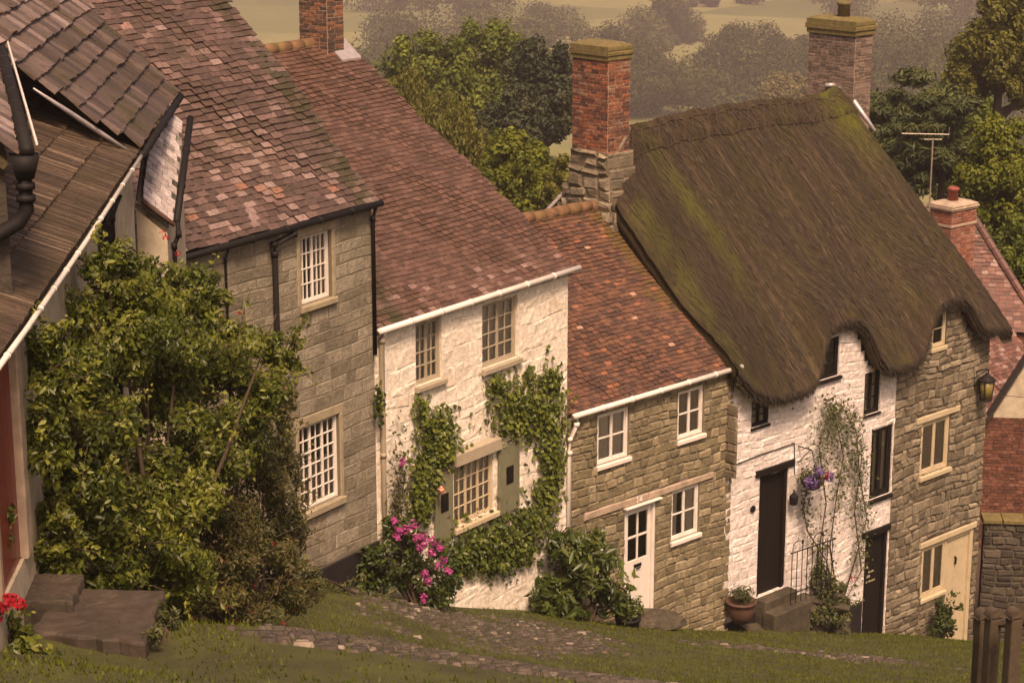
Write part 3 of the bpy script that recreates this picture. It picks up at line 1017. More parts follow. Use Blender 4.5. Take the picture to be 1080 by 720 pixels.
# ---------------------------------------------------------- H2 grey stone house
def build_h2():
    o = H2.root('stone_house', 'grey buff stone house with two white small-paned windows under a mottled pink tiled roof', 'house')
    x0, zb, ze = -6.5, -2.2, 5.80
    k = (8.98 - 5.98) / (2.88 + 0.03)
    ry = 4.6
    rz = 5.95 + k * ry
    W1 = (-1.90, -1.10, 4.50, 5.60)
    W2 = (-2.05, -1.00, 1.10, 2.52)
    holes = [W1, W2]
    mb = MB()
    wall_mesh(mb, x0, 0, zb, ze, holes)
    shell(mb, x0, 0, 9.2, zb, ze, (ry, rz - 0.15))
    w = mb.build('wall', M['mortar'], o)
    s = MB()
    stones(s, x0, 0.0, 0.02, ze, holes, (0.15, 0.26), (0.24, 0.56), 0.008, 0.010, 0.012, 0.008, 0.015)
    stones(s, 0, 1.6, 0.0, ze, (), (0.17, 0.26), (0.3, 0.6), 0.012, 0.012, 0.010, 0.005, fr=lambda y, d, z: (d, y, z))
    s.build('stonework', M['stone_h2'], w)
    # stone surrounds of the openings
    for (a, b, c, d) in holes:
        q = MB()
        for (e0, e1, f0, f1) in ((a - .11, b + .11, d + .002, d + .16), (a - .09, a - .004, c, d), (b + .004, b + .09, c, d)):
            q.bbox(e0, e1, -0.022, 0.0, f0, f1, 0.01)
        q.build('window_surround', M['sill_stone'], w)
    # string course low on the wall, black plinth
    p = MB()
    p.bbox(x0, 0.03, -0.035, 0.0, zb, 0.0, 0.012)
    p.build('plinth', M['plinth'], o)
    window(o, *W1, 2, 3, 4, 0.04, 0.018, 0.06, 'white_paint', 'sill_stone', 0.1, 0.08, ('sides', 'curtain_d'))
    window(o, *W2, 3, 2, 6, 0.04, 0.02, 0.05, 'white_paint', 'sill_stone', 0.12, 0.09, ('low', 'curtain_d'))
    # a narrow window mostly hidden by the bush
    # roof
    D = np.array([0, 1, k]) / math.hypot(1, k)
    X = np.array([1, 0, 0])
    O = np.array([x0, -0.08, 5.95 - 0.08 * k])
    L, S = 0.08 - x0, (ry + 0.08) * math.hypot(1, k)
    r = MB()
    roof_slab(r, O, X, D, L, S)
    def tf(x, t):
        cl = 0.5 + 0.5 * float(vnoise(x, t, 1.2, 3))
        v = 0.6 * rng.random() + 0.4 * cl + (0.18 if t < 2.2 else 0) * rng.random()
        return (min(1, max(0, (v * 0.95) ** 1.45 - 0.02 + (0.25 if rng.random() < 0.10 else 0))), rng.random(), 0.15 * rng.random() + (0.35 if x > L - 0.5 else 0))
    tiles(r, O, X, D, L, S, 0.235, 0.118, 0.02, None, tf, 0.035, 0.010, 0.02)
    Ob = np.array([x0, 2 * ry + 0.22, 5.95 - 0.22 * k])
    roof_slab(r, Ob, X, np.array([0, -1, k]) / math.hypot(1, k), L, S)
    r.build('roof', M['tile_h2'], o)
    gutter(o, [(x0, -0.13, 5.82), (0.10, -0.13, 5.84)], 0.055, 'black')
    xx = lambda u, v: H2.loc(u, v, -0.1)
    a, b, c, d_, e = xx(310, 240), xx(309, 247), xx(290, 258), xx(291, 268), xx(306, 360)
    pipe(o, [(a[0], -0.13, 5.80), (b[0], -0.12, b[1]), (c[0], -0.08, c[1]), (d_[0], -0.08, d_[1]), (d_[0], -0.08, 2.0), (d_[0], -0.08, -0.1)], 0.045, 'black')
    pipe(o, [(-0.06, -0.13, 5.78), (-0.05, -0.06, 5.6), (-0.05, -0.06, 3.3)], 0.035, 'black')
    a = xx(240, 262)
    pipe(o, [(a[0], -0.13, 5.8), (a[0], -0.05, 5.6), (a[0], -0.05, 2.5)], 0.02, 'black')
    return o


build_h2()


# ---------------------------------------------------------- H3 cream cottage
def build_h3():
    o = H3.root('cream_cottage', 'cream whitewashed cottage with beige casements, sage shutters and a brown tiled roof', 'house')
    x1, zb, ze = 5.64, -4.2, 3.78
    k = (7.69 - 3.87) / 5.6
    ry, rz = 5.6, 7.69
    W1 = (1.10, 1.82, 2.56, 3.67)
    W2 = (2.98, 4.05, 2.45, 3.64)
    W3 = (2.12, 3.30, -0.30, 0.86)
    Wd = (0.25, 1.05, -2.2, 0.35)
    holes = [W1, W2, W3]
    mb = MB()
    wall_mesh(mb, 0.0, x1, zb, ze, holes)
    shell(mb, 0.0, x1, 11, zb, ze, (ry, rz - 0.12))
    w = mb.build('wall', M['white_h3'], o)
    s = MB()
    stones(s, 0.0, x1, -3.2, ze, holes, (0.16, 0.34), (0.22, 0.55), 0.004, 0.002, 0.035, 0.02, 0.03)
    stones(s, 0.0, 0.7, -3.2, ze, (), (0.14, 0.26), (0.22, 0.6), 0.010, 0.006, 0.028, 0.012, fr=lambda y, d, z: (x1 + d, y, z))
    s.build('stonework', M['white_h3'], w)
    window(o, *W1, 2, 2, 4, 0.05, 0.022, 0.05, 'beige_paint', 'beige_paint', 0.09, 0.1, ('net', 'curtain'), 0.05)
    window(o, *W2, 2, 2, 4, 0.055, 0.022, 0.05, 'beige_paint', 'beige_paint', 0.1, 0.1, ('net', 'curtain'), 0.05)
    w3 = window(o, *W3, 3, 2, 4, 0.045, 0.02, 0.03, 'cream_paint', 'cream_paint', 0.1, 0.12, ('net', 'curtain'), 0.06)
    # lead covered hood over the ground floor window
    h = MB()
    a, b = W3[0] - 0.06, W3[1] + 0.1
    z = W3[3]
    h.hexa([(a, -0.13, z + 0.02), (b, -0.13, z + 0.02), (b, 0, z + 0.02), (a, 0, z + 0.02),
            (a, -0.12, z + 0.22), (b, -0.12, z + 0.22), (b, 0, z + 0.28), (a, 0, z + 0.28)])
    h.build('window_hood', M['beige_paint'], o)
    for (sa, sb) in ((W3[0] - 0.60, W3[0] - 0.1), (W3[1] + 0.10, W3[1] + 0.72)):
        s = MB()
        z0, z1 = W3[2] - 0.12, W3[3] + 0.02
        n = 4
        for i in range(n):
            s.bbox(sa + (sb - sa) * i / n + 0.002, sa + (sb - sa) * (i + 1) / n - 0.002, -0.075, -0.03, z0, z1, 0.006)
        s.box(sa, sb, -0.03, -0.001, z0 + 0.1, z0 + 0.2)
        s.box(sa, sb, -0.03, -0.001, z1 - 0.2, z1 - 0.1)
        sh = s.build('shutter', M['green_paint'], o)
        m = MB()
        cx, cz = (sa + sb) / 2, (z0 + z1) / 2 + 0.06
        m.bbox(cx - 0.11, cx + 0.11, -0.082, -0.076, cz - 0.17, cz + 0.17, 0.003)
        m.box(cx - 0.07, cx + 0.06, -0.09, -0.083, cz - 0.1, cz + 0.11)
        m.build('cutout', M['dark_wood'], sh)
    D = np.array([0, 1, k]) / math.hypot(1, k)
    X = np.array([1, 0, 0])
    L = 5.77
    O = np.array([0.0, -0.09, 3.87 - 0.09 * k])
    S = (ry + 0.09) * math.hypot(1, k)
    r = MB()
    roof_slab(r, O, X, D, L, S)
    def tf(x, t):
        m_ = 0.6 * math.exp(-((x - 0.55 - 0.35 * t) / 0.55) ** 2) if t < 3.2 else 0
        p = 0.25 * math.exp(-((x - 0.4) / 0.6) ** 2 - ((t - 1.0) / 0.8) ** 2) + (0.22 if t < 0.6 and rng.random() < .4 else 0)
        return (min(1, 0.2 + 0.6 * rng.random() + p), rng.random(), m_ + 0.1 * rng.random())
    tiles(r, O, X, D, L, S, 0.17, 0.112, 0.019, None, tf, 0.025, 0.006, 0.012)
    roof_slab(r, np.array([0, 2 * ry + 0.2, 3.87 - 0.2 * k]), X, np.array([0, -1, k]) / math.hypot(1, k), L, S)
    rf = r.build('roof', M['tile_h3'], o)
    rd = MB()
    x = 0.0
    while x < L - 0.06:
        l = min(0.36 + 0.04 * rng.random(), L - 0.05 - x)
        dz = 0.01 * rng.random()
        rd.tube([(x, ry, rz - 0.02 + dz), (x + l - 0.012, ry, rz - 0.02 + dz)], 0.13, 12)
        x += l
    rd.build('ridge_tiles', M['ridge_moss'], rf, True)
    chimney(rf, 4.9, 5.38, 5.2, 5.92, 7.0, 9.6, 'brick_h3', 'bmortar')
    fl = MB()
    fl.hexa([(5.1, 5.0, 7.36), (5.66, 5.0, 7.36), (5.66, 5.6, 7.82), (5.1, 5.6, 7.82), (5.1, 5.0, 7.40), (5.66, 5.0, 7.40), (5.66, 5.6, 7.88), (5.1, 5.6, 7.88)])
    fl.build('flashing', M['lead'], rf)
    gutter(o, [(-0.05, -0.15, 3.80), (5.80, -0.15, 3.82)], 0.055, 'white_paint')
    pipe(o, [(0.10, -0.15, 3.78), (0.12, -0.07, 3.6), (0.12, -0.07, 1.6), (0.12, -0.07, -1.0)], 0.045, 'beige_paint')
    # corner pipe at the right
    return o


build_h3()


def scratch(name, mats, x0, x1):
    pass


# ---------------------------------------------------------- H4 small stone cottage
def build_h4():
    o = H4.root('small_stone_cottage', 'small rubble stone cottage with white windows and door under an orange tiled roof', 'house')
    x1, zb, ze = 4.93, -4.6, 3.08
    k = (6.03 - 3.22) / (3.7 + 0.1)
    ry, rz = 3.72, 6.04
    W1 = (0.84, 1.74, 1.92, 2.95)
    W2 = (3.19, 3.99, 1.92, 2.95)
    W3 = (3.06, 3.92, -0.22, 0.86)
    W4 = (0.70, 1.08, -0.35, 0.62)
    Dr = (1.66, 2.56, -1.60, 0.82)
    holes = [W1, W2, W3, W4, Dr]
    mb = MB()
    wall_mesh(mb, -0.05, x1, zb, ze, holes)
    shell(mb, -0.05, x1, 7.4, zb, ze, (ry, rz - 0.12))
    w = mb.build('wall', M['mortar'], o)
    s = MB()
    lint = (0.45, 4.35, 0.87, 1.02)
    stones(s, -0.05, x1, -3.4, ze, holes + [lint], (0.13, 0.22), (0.17, 0.40), 0.03, 0.016, 0.022, 0.016, 0.02)
    s.build('stonework', M['stone_h4'], w)
    l = MB()
    xx = 0.47
    while xx < 4.3:
        ww = 0.7 + 0.5 * rng.random()
        l.bbox(xx, min(xx + ww, 4.34) - 0.01, -0.045, 0, 0.875 + 0.01 * rng.random(), 1.015 + 0.02 * rng.random(), 0.015)
        xx += ww
    l.build('lintel', M['lintel'], w)
    for W, cur in ((W1, ('net', 'curtain')), (W2, ('net', 'curtain_d')), (W3, ('sides', 'curtain'))):
        window(o, *W, 2, 1, 2, 0.055, 0.03, 0.03, 'white_paint', 'white_paint', 0.09, 0.08, cur, 0.04)
    window(o, *W4, 1, 1, 2, 0.055, 0.03, 0.03, 'white_paint', None, curtain=('net', 'curtain_d'))
    # door
    a, b, c, d = Dr
    dm = MB()
    y = 0.05
    dm.bbox(a + 0.07, b - 0.07, y, y + 0.05, c + 0.05, c + 1.25, 0.006)
    dm.bbox(a + 0.07, a + 0.16, y, y + 0.05, c + 1.25, d - 0.08, 0.006)
    dm.bbox(b - 0.16, b - 0.07, y, y + 0.05, c + 1.25, d - 0.08, 0.006)
    dm.bbox(a + 0.16, b - 0.16, y + 0.001, y + 0.05, d - 0.18, d - 0.08, 0.006)
    mxx = (a + b) / 2
    dm.bbox(mxx - 0.022, mxx + 0.022, y + 0.005, y + 0.045, c + 1.25, d - 0.18, 0.004)
    zm = (c + 1.25 + d - 0.18) / 2
    dm.bbox(a + 0.16, b - 0.16, y + 0.008, y + 0.042, zm - 0.022, zm + 0.022, 0.004)
    dr = dm.build('door', M['white_paint'], o)
    f = MB()
    f.bbox(a, a + 0.068, -0.01, y + 0.06, c, d, 0.008)
    f.bbox(b - 0.068, b, -0.01, y + 0.06, c, d, 0.008)
    f.bbox(a + 0.07, b - 0.07, -0.008, y + 0.06, d - 0.078, d, 0.008)
    f.bbox(a - 0.06, b + 0.1, -0.12, 0, d + 0.015, d + 0.045, 0.008)
    f.build('door_frame', M['white_paint'], dr)
    g = MB()
    g.box(a + 0.16, b - 0.16, y + 0.024, y + 0.03, c + 1.25, d - 0.18)
    g.build('pane', M['glass'], dr)
    g = MB()
    vs, fs = [], []
    for i in range(41):
        xx = a + 0.15 + (b - a - 0.3) * i / 40
        yy = y + 0.09 + 0.012 * math.sin(i * 1.3)
        vs += [(xx, yy, c + 1.2), (xx, yy, d - 0.12)]
    for i in range(40): fs.append((2 * i, 2 * i + 2, 2 * i + 3, 2 * i + 1))
    g.add(vs, fs)
    g.build('curtain', M['curtain'], dr, True)
    m = MB()
    m.bbox(mxx - 0.11, mxx + 0.11, y - 0.02, y - 0.001, c + 1.08, c + 1.15, 0.006)
    m.tube([(mxx - 0.06, y - 0.03, c + 1.06), (mxx + 0.06, y - 0.03, c + 1.06)], 0.012, 6)
    m.build('letter_box', M['black'], dr)
    st = MB()
    st.bbox(a - 0.05, b + 0.12, -0.35, y, c - 0.14, c - 0.002, 0.02)
    st.build('door_step', M['lintel'], dr)
    # house number on the lintel
    nm = MB()
    X_, Z_ = 1.98, 0.90
    th = 0.016
    def bar(x0, z0, x1, z1):
        nm.tube([(X_ + x0, -0.052, Z_ + z0), (X_ + x1, -0.052, Z_ + z1)], th * 0.55, 6)
    bar(0.0, 0, 0.0, 0.13); bar(0.0, 0.13, -0.03, 0.10)
    bar(0.12, 0, 0.12, 0.13); bar(0.12, 0.13, 0.06, 0.04); bar(0.06, 0.04, 0.15, 0.04)
    nm.build('house_number', M['white_paint'], w)
    # roof
    D = np.array([0, 1, k]) / math.hypot(1, k)
    X = np.array([1, 0, 0])
    L = 5.10
    O = np.array([-0.1, -0.09, 3.24 - 0.09 * k])
    S = (ry + 0.09) * math.hypot(1, k)
    r = MB()
    roof_slab(r, O, X, D, L, S)
    def tf(x, t):
        hot = rng.random()
        v = 0.05 + 0.62 * rng.random()
        if hot > 0.965: v = 0.84 + 0.05 * rng.random()
        if hot < 0.008: v = 1.0
        edge = 0.55 * math.exp(-((L - 0.45 - x) / 0.35) ** 2) * (1 if t > 1.6 else 0.25) + 0.4 * math.exp(-((S - t) / 0.35) ** 2)
        return (v, rng.random(), edge * (0.5 + rng.random()) + 0.08 * rng.random())
    tiles(r, O, X, D, L, S, 0.165, 0.105, 0.019, None, tf, 0.025, 0.011, 0.018)
    roof_slab(r, np.array([-0.1, 2 * ry + 0.2, 3.22 - 0.1 * k]), X, np.array([0, -1, k]) / math.hypot(1, k), L, S)
    rf = r.build('roof', M['tile_h4'], o)
    rd = MB()
    x = -0.1
    while x < 5.0:
        l = 0.33 + 0.05 * rng.random()
        dz = 0.02 * rng.random()
        rd.tube([(x, ry, rz - 0.0 + dz), (x + l - 0.012, ry + 0.01, rz + dz)], 0.125 + 0.015 * rng.random(), 10)
        x += l
    rd.build('ridge_tiles', M['ridge_moss'], rf, True)
    gutter(o, [(0.02, -0.15, 3.13), (5.0, -0.15, 3.16)], 0.055, 'white_paint')
    pipe(o, [(0.12, -0.15, 3.1), (0.12, -0.14, 2.95), (-0.02, -0.1, 2.68), (-0.02, -0.09, 2.4), (-0.02, -0.09, -0.6)], 0.045, 'white_paint')
    return o


build_h4()


# ---------------------------------------------------------- H5 thatched pair of cottages
EAVE = [(-0.35, 5.35), (-0.12, 5.12), (0.15, 4.80), (0.6, 4.55), (1.03, 4.44), (1.9, 4.42), (2.25, 4.50), (2.45, 4.78), (2.62, 5.2), (2.85, 5.52), (3.15, 5.62),
        (3.85, 5.58), (4.1, 5.38), (4.32, 5.02), (4.5, 4.60), (4.75, 4.36), (5.1, 4.28), (5.6, 4.27), (6.1, 4.38), (6.35, 4.7),
        (6.55, 5.12), (6.85, 5.38), (7.2, 5.45), (7.75, 5.42), (8.0, 5.25), (8.2, 4.95), (8.42, 4.62), (8.75, 4.5), (9.45, 4.46)]
EX = np.array([e[0] for e in EAVE]); EZ = np.array([e[1] + 0.22 for e in EAVE])


def eave_holes(a, b, drop=0.16, step=0.14):
    out = []
    x = a
    while x < b - 1e-6:
        x2 = min(x + step, b)
        q = np.interp(np.linspace(x, x2, 5), EX, EZ).min()
        out.append((x, x2, q - drop, 9.0))
        x = x2
    return out


def thatch(o):
    XL, XR = -0.30, 9.62
    nx = 190
    xs = np.linspace(XL, XR, nx)
    ez0 = np.interp(xs, EX, EZ)
    # soften the eave line
    ker = np.array([1, 2, 3, 2, 1]) / 9
    ez = np.convolve(np.pad(ez0, 2, mode='edge'), ker, 'valid')
    base = np.interp(xs, [XL, 2, 9.6], [4.85, 4.54, 4.48])
    ry = np.interp(xs, [0.3, 9.6], [3.95, 5.0])
    rz = np.interp(xs, [0.0, 1.2, 3.0, 6.4, 7.4, 8.6, 9.3, 9.62], [9.60, 9.72, 9.78, 9.70, 9.58, 9.56, 9.66, 9.70])
    ye = -0.42
    prof = []      # rows of (y, z) arrays, from ridge down to the eave lip and back underneath
    nt_ = 64
    rows, vv = [], []
    for i in range(nt_ + 1):
        t = 1 - i / nt_                       # 1 ridge .. 0 eave
        y = ye + (ry - ye) * t
        zb = base + (rz - base) * t
        bulge = 0.24 * math.sin(math.pi * t) ** 0.8 * (0.6 + 0.4 * t)
        z = zb + bulge
        lift = (ez - base)
        fall = np.exp(-(t / 0.27) ** 2)
        z = z + lift * fall
        y = y + 0.16 * np.clip(lift, 0, 2) * math.exp(-(t / 0.15) ** 2)
        # a raised ridge block with a scalloped lower edge
        rb = np.clip((t - 0.885 - 0.012 * np.abs(np.sin(xs * 4.2))) / 0.01, 0, 1) * 0.12
        z = z + rb * 0.8
        y = y - rb * 0.5
        # soft sagging
        z = z + 0.03 * np.sin(xs * 2.1 + t * 3) * math.sin(math.pi * t) + 0.02 * np.sin(xs * 5.3 + t * 9)
        rows.append((np.broadcast_to(y, xs.shape).copy(), z)); vv.append((1 - t) * 6.5)
    # rounded lip
    yl = ye + 0.16 * np.clip(ez - base, 0, 2)
    for (dy, dz) in ((-0.03, -0.04), (-0.03, -0.08), (0.01, -0.17), (0.06, -0.26), (0.11, -0.31), (0.30, -0.22), (0.9, 0.25)):
        rows.append((yl + dy, ez + dz)); vv.append(6.5 - dz + 0.2 + (dy + 0.07) * 0.6)
    # back slope behind the ridge
    back = []
    for i in range(1, 9):
        t = i / 8
        back.append((ry + t * 4.6, rz - t * 4.9 + 0.3 * math.sin(math.pi * t)))
    allrows = [(b, z, -0.5 * i) for i, (b, z) in enumerate(back, 1)][::-1] + [(y, z, v) for (y, z), v in zip(rows, vv)]
    nrw = len(allrows)
    V = np.zeros((nrw, nx, 3))
    UV = np.zeros((nrw, nx, 2))
    T = np.full((nrw, nx, 3), 0.5)
    for i, (y, z, v) in enumerate(allrows):
        V[i, :, 0] = xs
        V[i, :, 1] = y
        V[i, :, 2] = z
        UV[i, :, 0] = xs
        UV[i, :, 1] = v
        # moss: near the top right and along a diagonal band at the left
        m = np.exp(-((xs - 8.9) / 0.7) ** 2) * math.exp(-((v - 0.7) / 1.3) ** 2) * 1.0
        m += 0.75 * np.exp(-((xs - 1.1 - v * 0.16) / 0.34) ** 2) * math.exp(-((v - 2.2) / 1.6) ** 2)
        m += 0.5 * np.exp(-((xs - 0.0) / 0.3) ** 2) * (1 if v > 1.5 else 0)
        T[i, :, 0] = np.clip(np.exp(-((xs + 0.3) / 1.5) ** 2) * (0.75 + 0.5 * vnoise(xs, np.full(nx, v), 1.1, 4)) + 0.35 * (vnoise(xs, np.full(nx, v) * 0.35, 1.6, 9) - 0.1), 0, 1)  # red channel: painted shade of the turning left end, plus noisy dark patches
        T[i, :, 2] = np.clip(m * (0.75 + 0.5 * vnoise(xs, np.full(nx, v), 3.0, 1)), 0, 1)
    # shaggy surface
    jit = nr.normal(size=(nrw, nx)) * 0.012
    V[:, :, 2] += jit
    # roll the two gable ends over
    for side, x_end in ((0, XL), (1, XR)):
        d = np.abs(xs - x_end)
        wr, dr_ = (1.25, 0.62) if side == 0 else (0.4, 0.18)
        roll = np.clip(1 - d / wr, 0, 1) ** 2.2
        nsl = 8 + nt_ + 1
        amt = np.ones(nrw)
        if side == 0:
            amt[8:nsl] = np.interp(np.arange(nsl - 8), [0, 14, 40, nt_], [0.55, 1.0, 0.75, 0.15])
            amt[nsl:] = 0.15
        V[:, :, 2] -= amt[:, None] * (roll * dr_)[None, :]
    idx = np.arange(nrw * nx).reshape(nrw, nx)
    Fq = np.stack([idx[:-1, :-1], idx[1:, :-1], idx[1:, 1:], idx[:-1, 1:]], -1).reshape(-1, 4)
    Vl = V.reshape(-1, 3)
    Tl = T.reshape(-1, 3)
    UVl = UV.reshape(-1, 2)
    # gable end faces: thickness of the thatch dropped 0.4 m
    extraV, extraF, extraT, extraUV = [], [], [], []
    nb = len(Vl)
    nslope = 8 + nt_ + 1
    for col in (0, nx - 1):
        s = -1 if col == 0 else 1
        b0 = nb + len(extraV)
        pts = V[:nslope, col]
        for k, p in enumerate(pts):
            extraV += [p + (s * 0.05, 0, -0.14), p + (s * 0.02, 0, -0.36), p + (-s * 0.3, 0, -0.36)]
            extraT += [T[k, col]] * 3
            extraUV += [UV[k, col] + (0.1, 0.05), UV[k, col] + (0.3, 0.05), UV[k, col] + (0.6, 0)]
        for k in range(nslope - 1):
            a0, a1 = idx[k, col], idx[k + 1, col]
            q0, q1 = b0 + k * 3, b0 + (k + 1) * 3
            extraF += [(a0, a1, q1, q0), (q0, q1, q1 + 1, q0 + 1), (q0 + 1, q1 + 1, q1 + 2, q0 + 2)]
    Vl = np.concatenate([Vl, np.array(extraV)])
    Tl = np.concatenate([Tl, np.array(extraT)])
    UVl = np.concatenate([UVl, np.array(extraUV)])
    Fq = np.concatenate([Fq, np.array(extraF)])
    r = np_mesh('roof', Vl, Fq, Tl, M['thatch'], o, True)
    uvl = r.data.uv_layers.new(name='UVMap')
    li = np.zeros(len(r.data.loops), np.int32)
    r.data.loops.foreach_get('vertex_index', li)
    uvl.data.foreach_set('uv', UVl[li].astype(np.float32).ravel())
    # hazel rods pinning the ridge block: two runs and crossed spars between
    rr_ = MB()
    ia, ib = 8 + 2, 8 + 7
    for i_ in (ia, ib):
        rr_.tube([V[i_, c_] + (0, -0.015, 0.02) for c_ in range(4, nx - 4, 3)], 0.012, 5)
    c_ = 4
    while c_ + 7 < nx - 4:
        rr_.tube([V[ia, c_] + (0, -0.01, 0.02), V[(ia + ib) // 2, c_ + 3] + (0, -0.01, 0.02), V[ib, c_ + 6] + (0, -0.01, 0.02)], 0.010, 5)
        rr_.tube([V[ib, c_] + (0, -0.01, 0.025), V[(ia + ib) // 2, c_ + 3] + (0, -0.01, 0.025), V[ia, c_ + 6] + (0, -0.01, 0.025)], 0.010, 5)
        c_ += 6
    rr_.build('ridge_rods', M['stem'], r)
    # loose straws lying down the slope
    n = 13000
    ri = nr.integers(8, nslope - 2, n)
    ci = nr.integers(1, nx - 2, n)
    P = V[ri, ci] + (V[ri + 1, ci] - V[ri, ci]) * nr.random((n, 1)) + (V[ri, ci + 1] - V[ri, ci]) * nr.random((n, 1))
    dn = unit(V[ri + 2, ci] - V[ri, ci])
    tx = unit(V[ri, ci + 1] - V[ri, ci])
    nm = np.cross(tx, dn)
    nm = np.where(nm[:, 2:3] < 0, -nm, nm)
    ln = 0.06 + 0.16 * nr.random((n, 1))
    dirn = unit(dn + tx * nr.normal(size=(n, 1)) * 0.07)
    wd = 0.006 + 0.007 * nr.random((n, 1))
    s0 = P + nm * 0.005
    s1 = P + dirn * ln + nm * (0.012 + 0.035 * nr.random((n, 1)))
    VV = np.stack([s0 - tx * wd, s0 + tx * wd, s1 + tx * wd * 0.4, s1 - tx * wd * 0.4], 1).reshape(-1, 3)
    i = np.arange(n)[:, None] * 4
    FF = i + np.array([[0, 1, 2, 3]])
    tt = np.zeros((n, 3))
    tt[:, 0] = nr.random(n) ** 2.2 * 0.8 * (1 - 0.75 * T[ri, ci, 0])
    tt[:, 2] = T[ri, ci, 2]
    # fringe at the eave
    n2 = 7000
    ci2 = nr.integers(0, nx - 1, n2)
    rr = nslope + nr.integers(0, 4, n2)
    P2 = V[rr, ci2] + (V[rr, ci2 + 1] - V[rr, ci2]) * nr.random((n2, 1))
    d2 = np.stack([0.12 * nr.normal(size=n2), -0.25 + 0.25 * nr.normal(size=n2), -0.8 * np.ones(n2)], 1)
    d2 = unit(d2)
    ln2 = 0.05 + 0.09 * nr.random((n2, 1))
    tx2 = np.tile(np.array([[1.0, 0, 0]]), (n2, 1))
    VV2 = np.stack([P2 - tx2 * .006, P2 + tx2 * .006, P2 + d2 * ln2 + tx2 * .002, P2 + d2 * ln2 - tx2 * .002], 1).reshape(-1, 3)
    i2 = (np.arange(n2)[:, None] + n) * 4
    FF2 = i2 + np.array([[0, 1, 2, 3]])
    tt2 = np.zeros((n2, 3)); tt2[:, 0] = nr.random(n2) * 0.5
    np_mesh('straw', np.concatenate([VV, VV2]), np.concatenate([FF, FF2]), np.concatenate([np.repeat(tt, 4, 0), np.repeat(tt2, 4, 0)]), M['straw'], r)
    return r


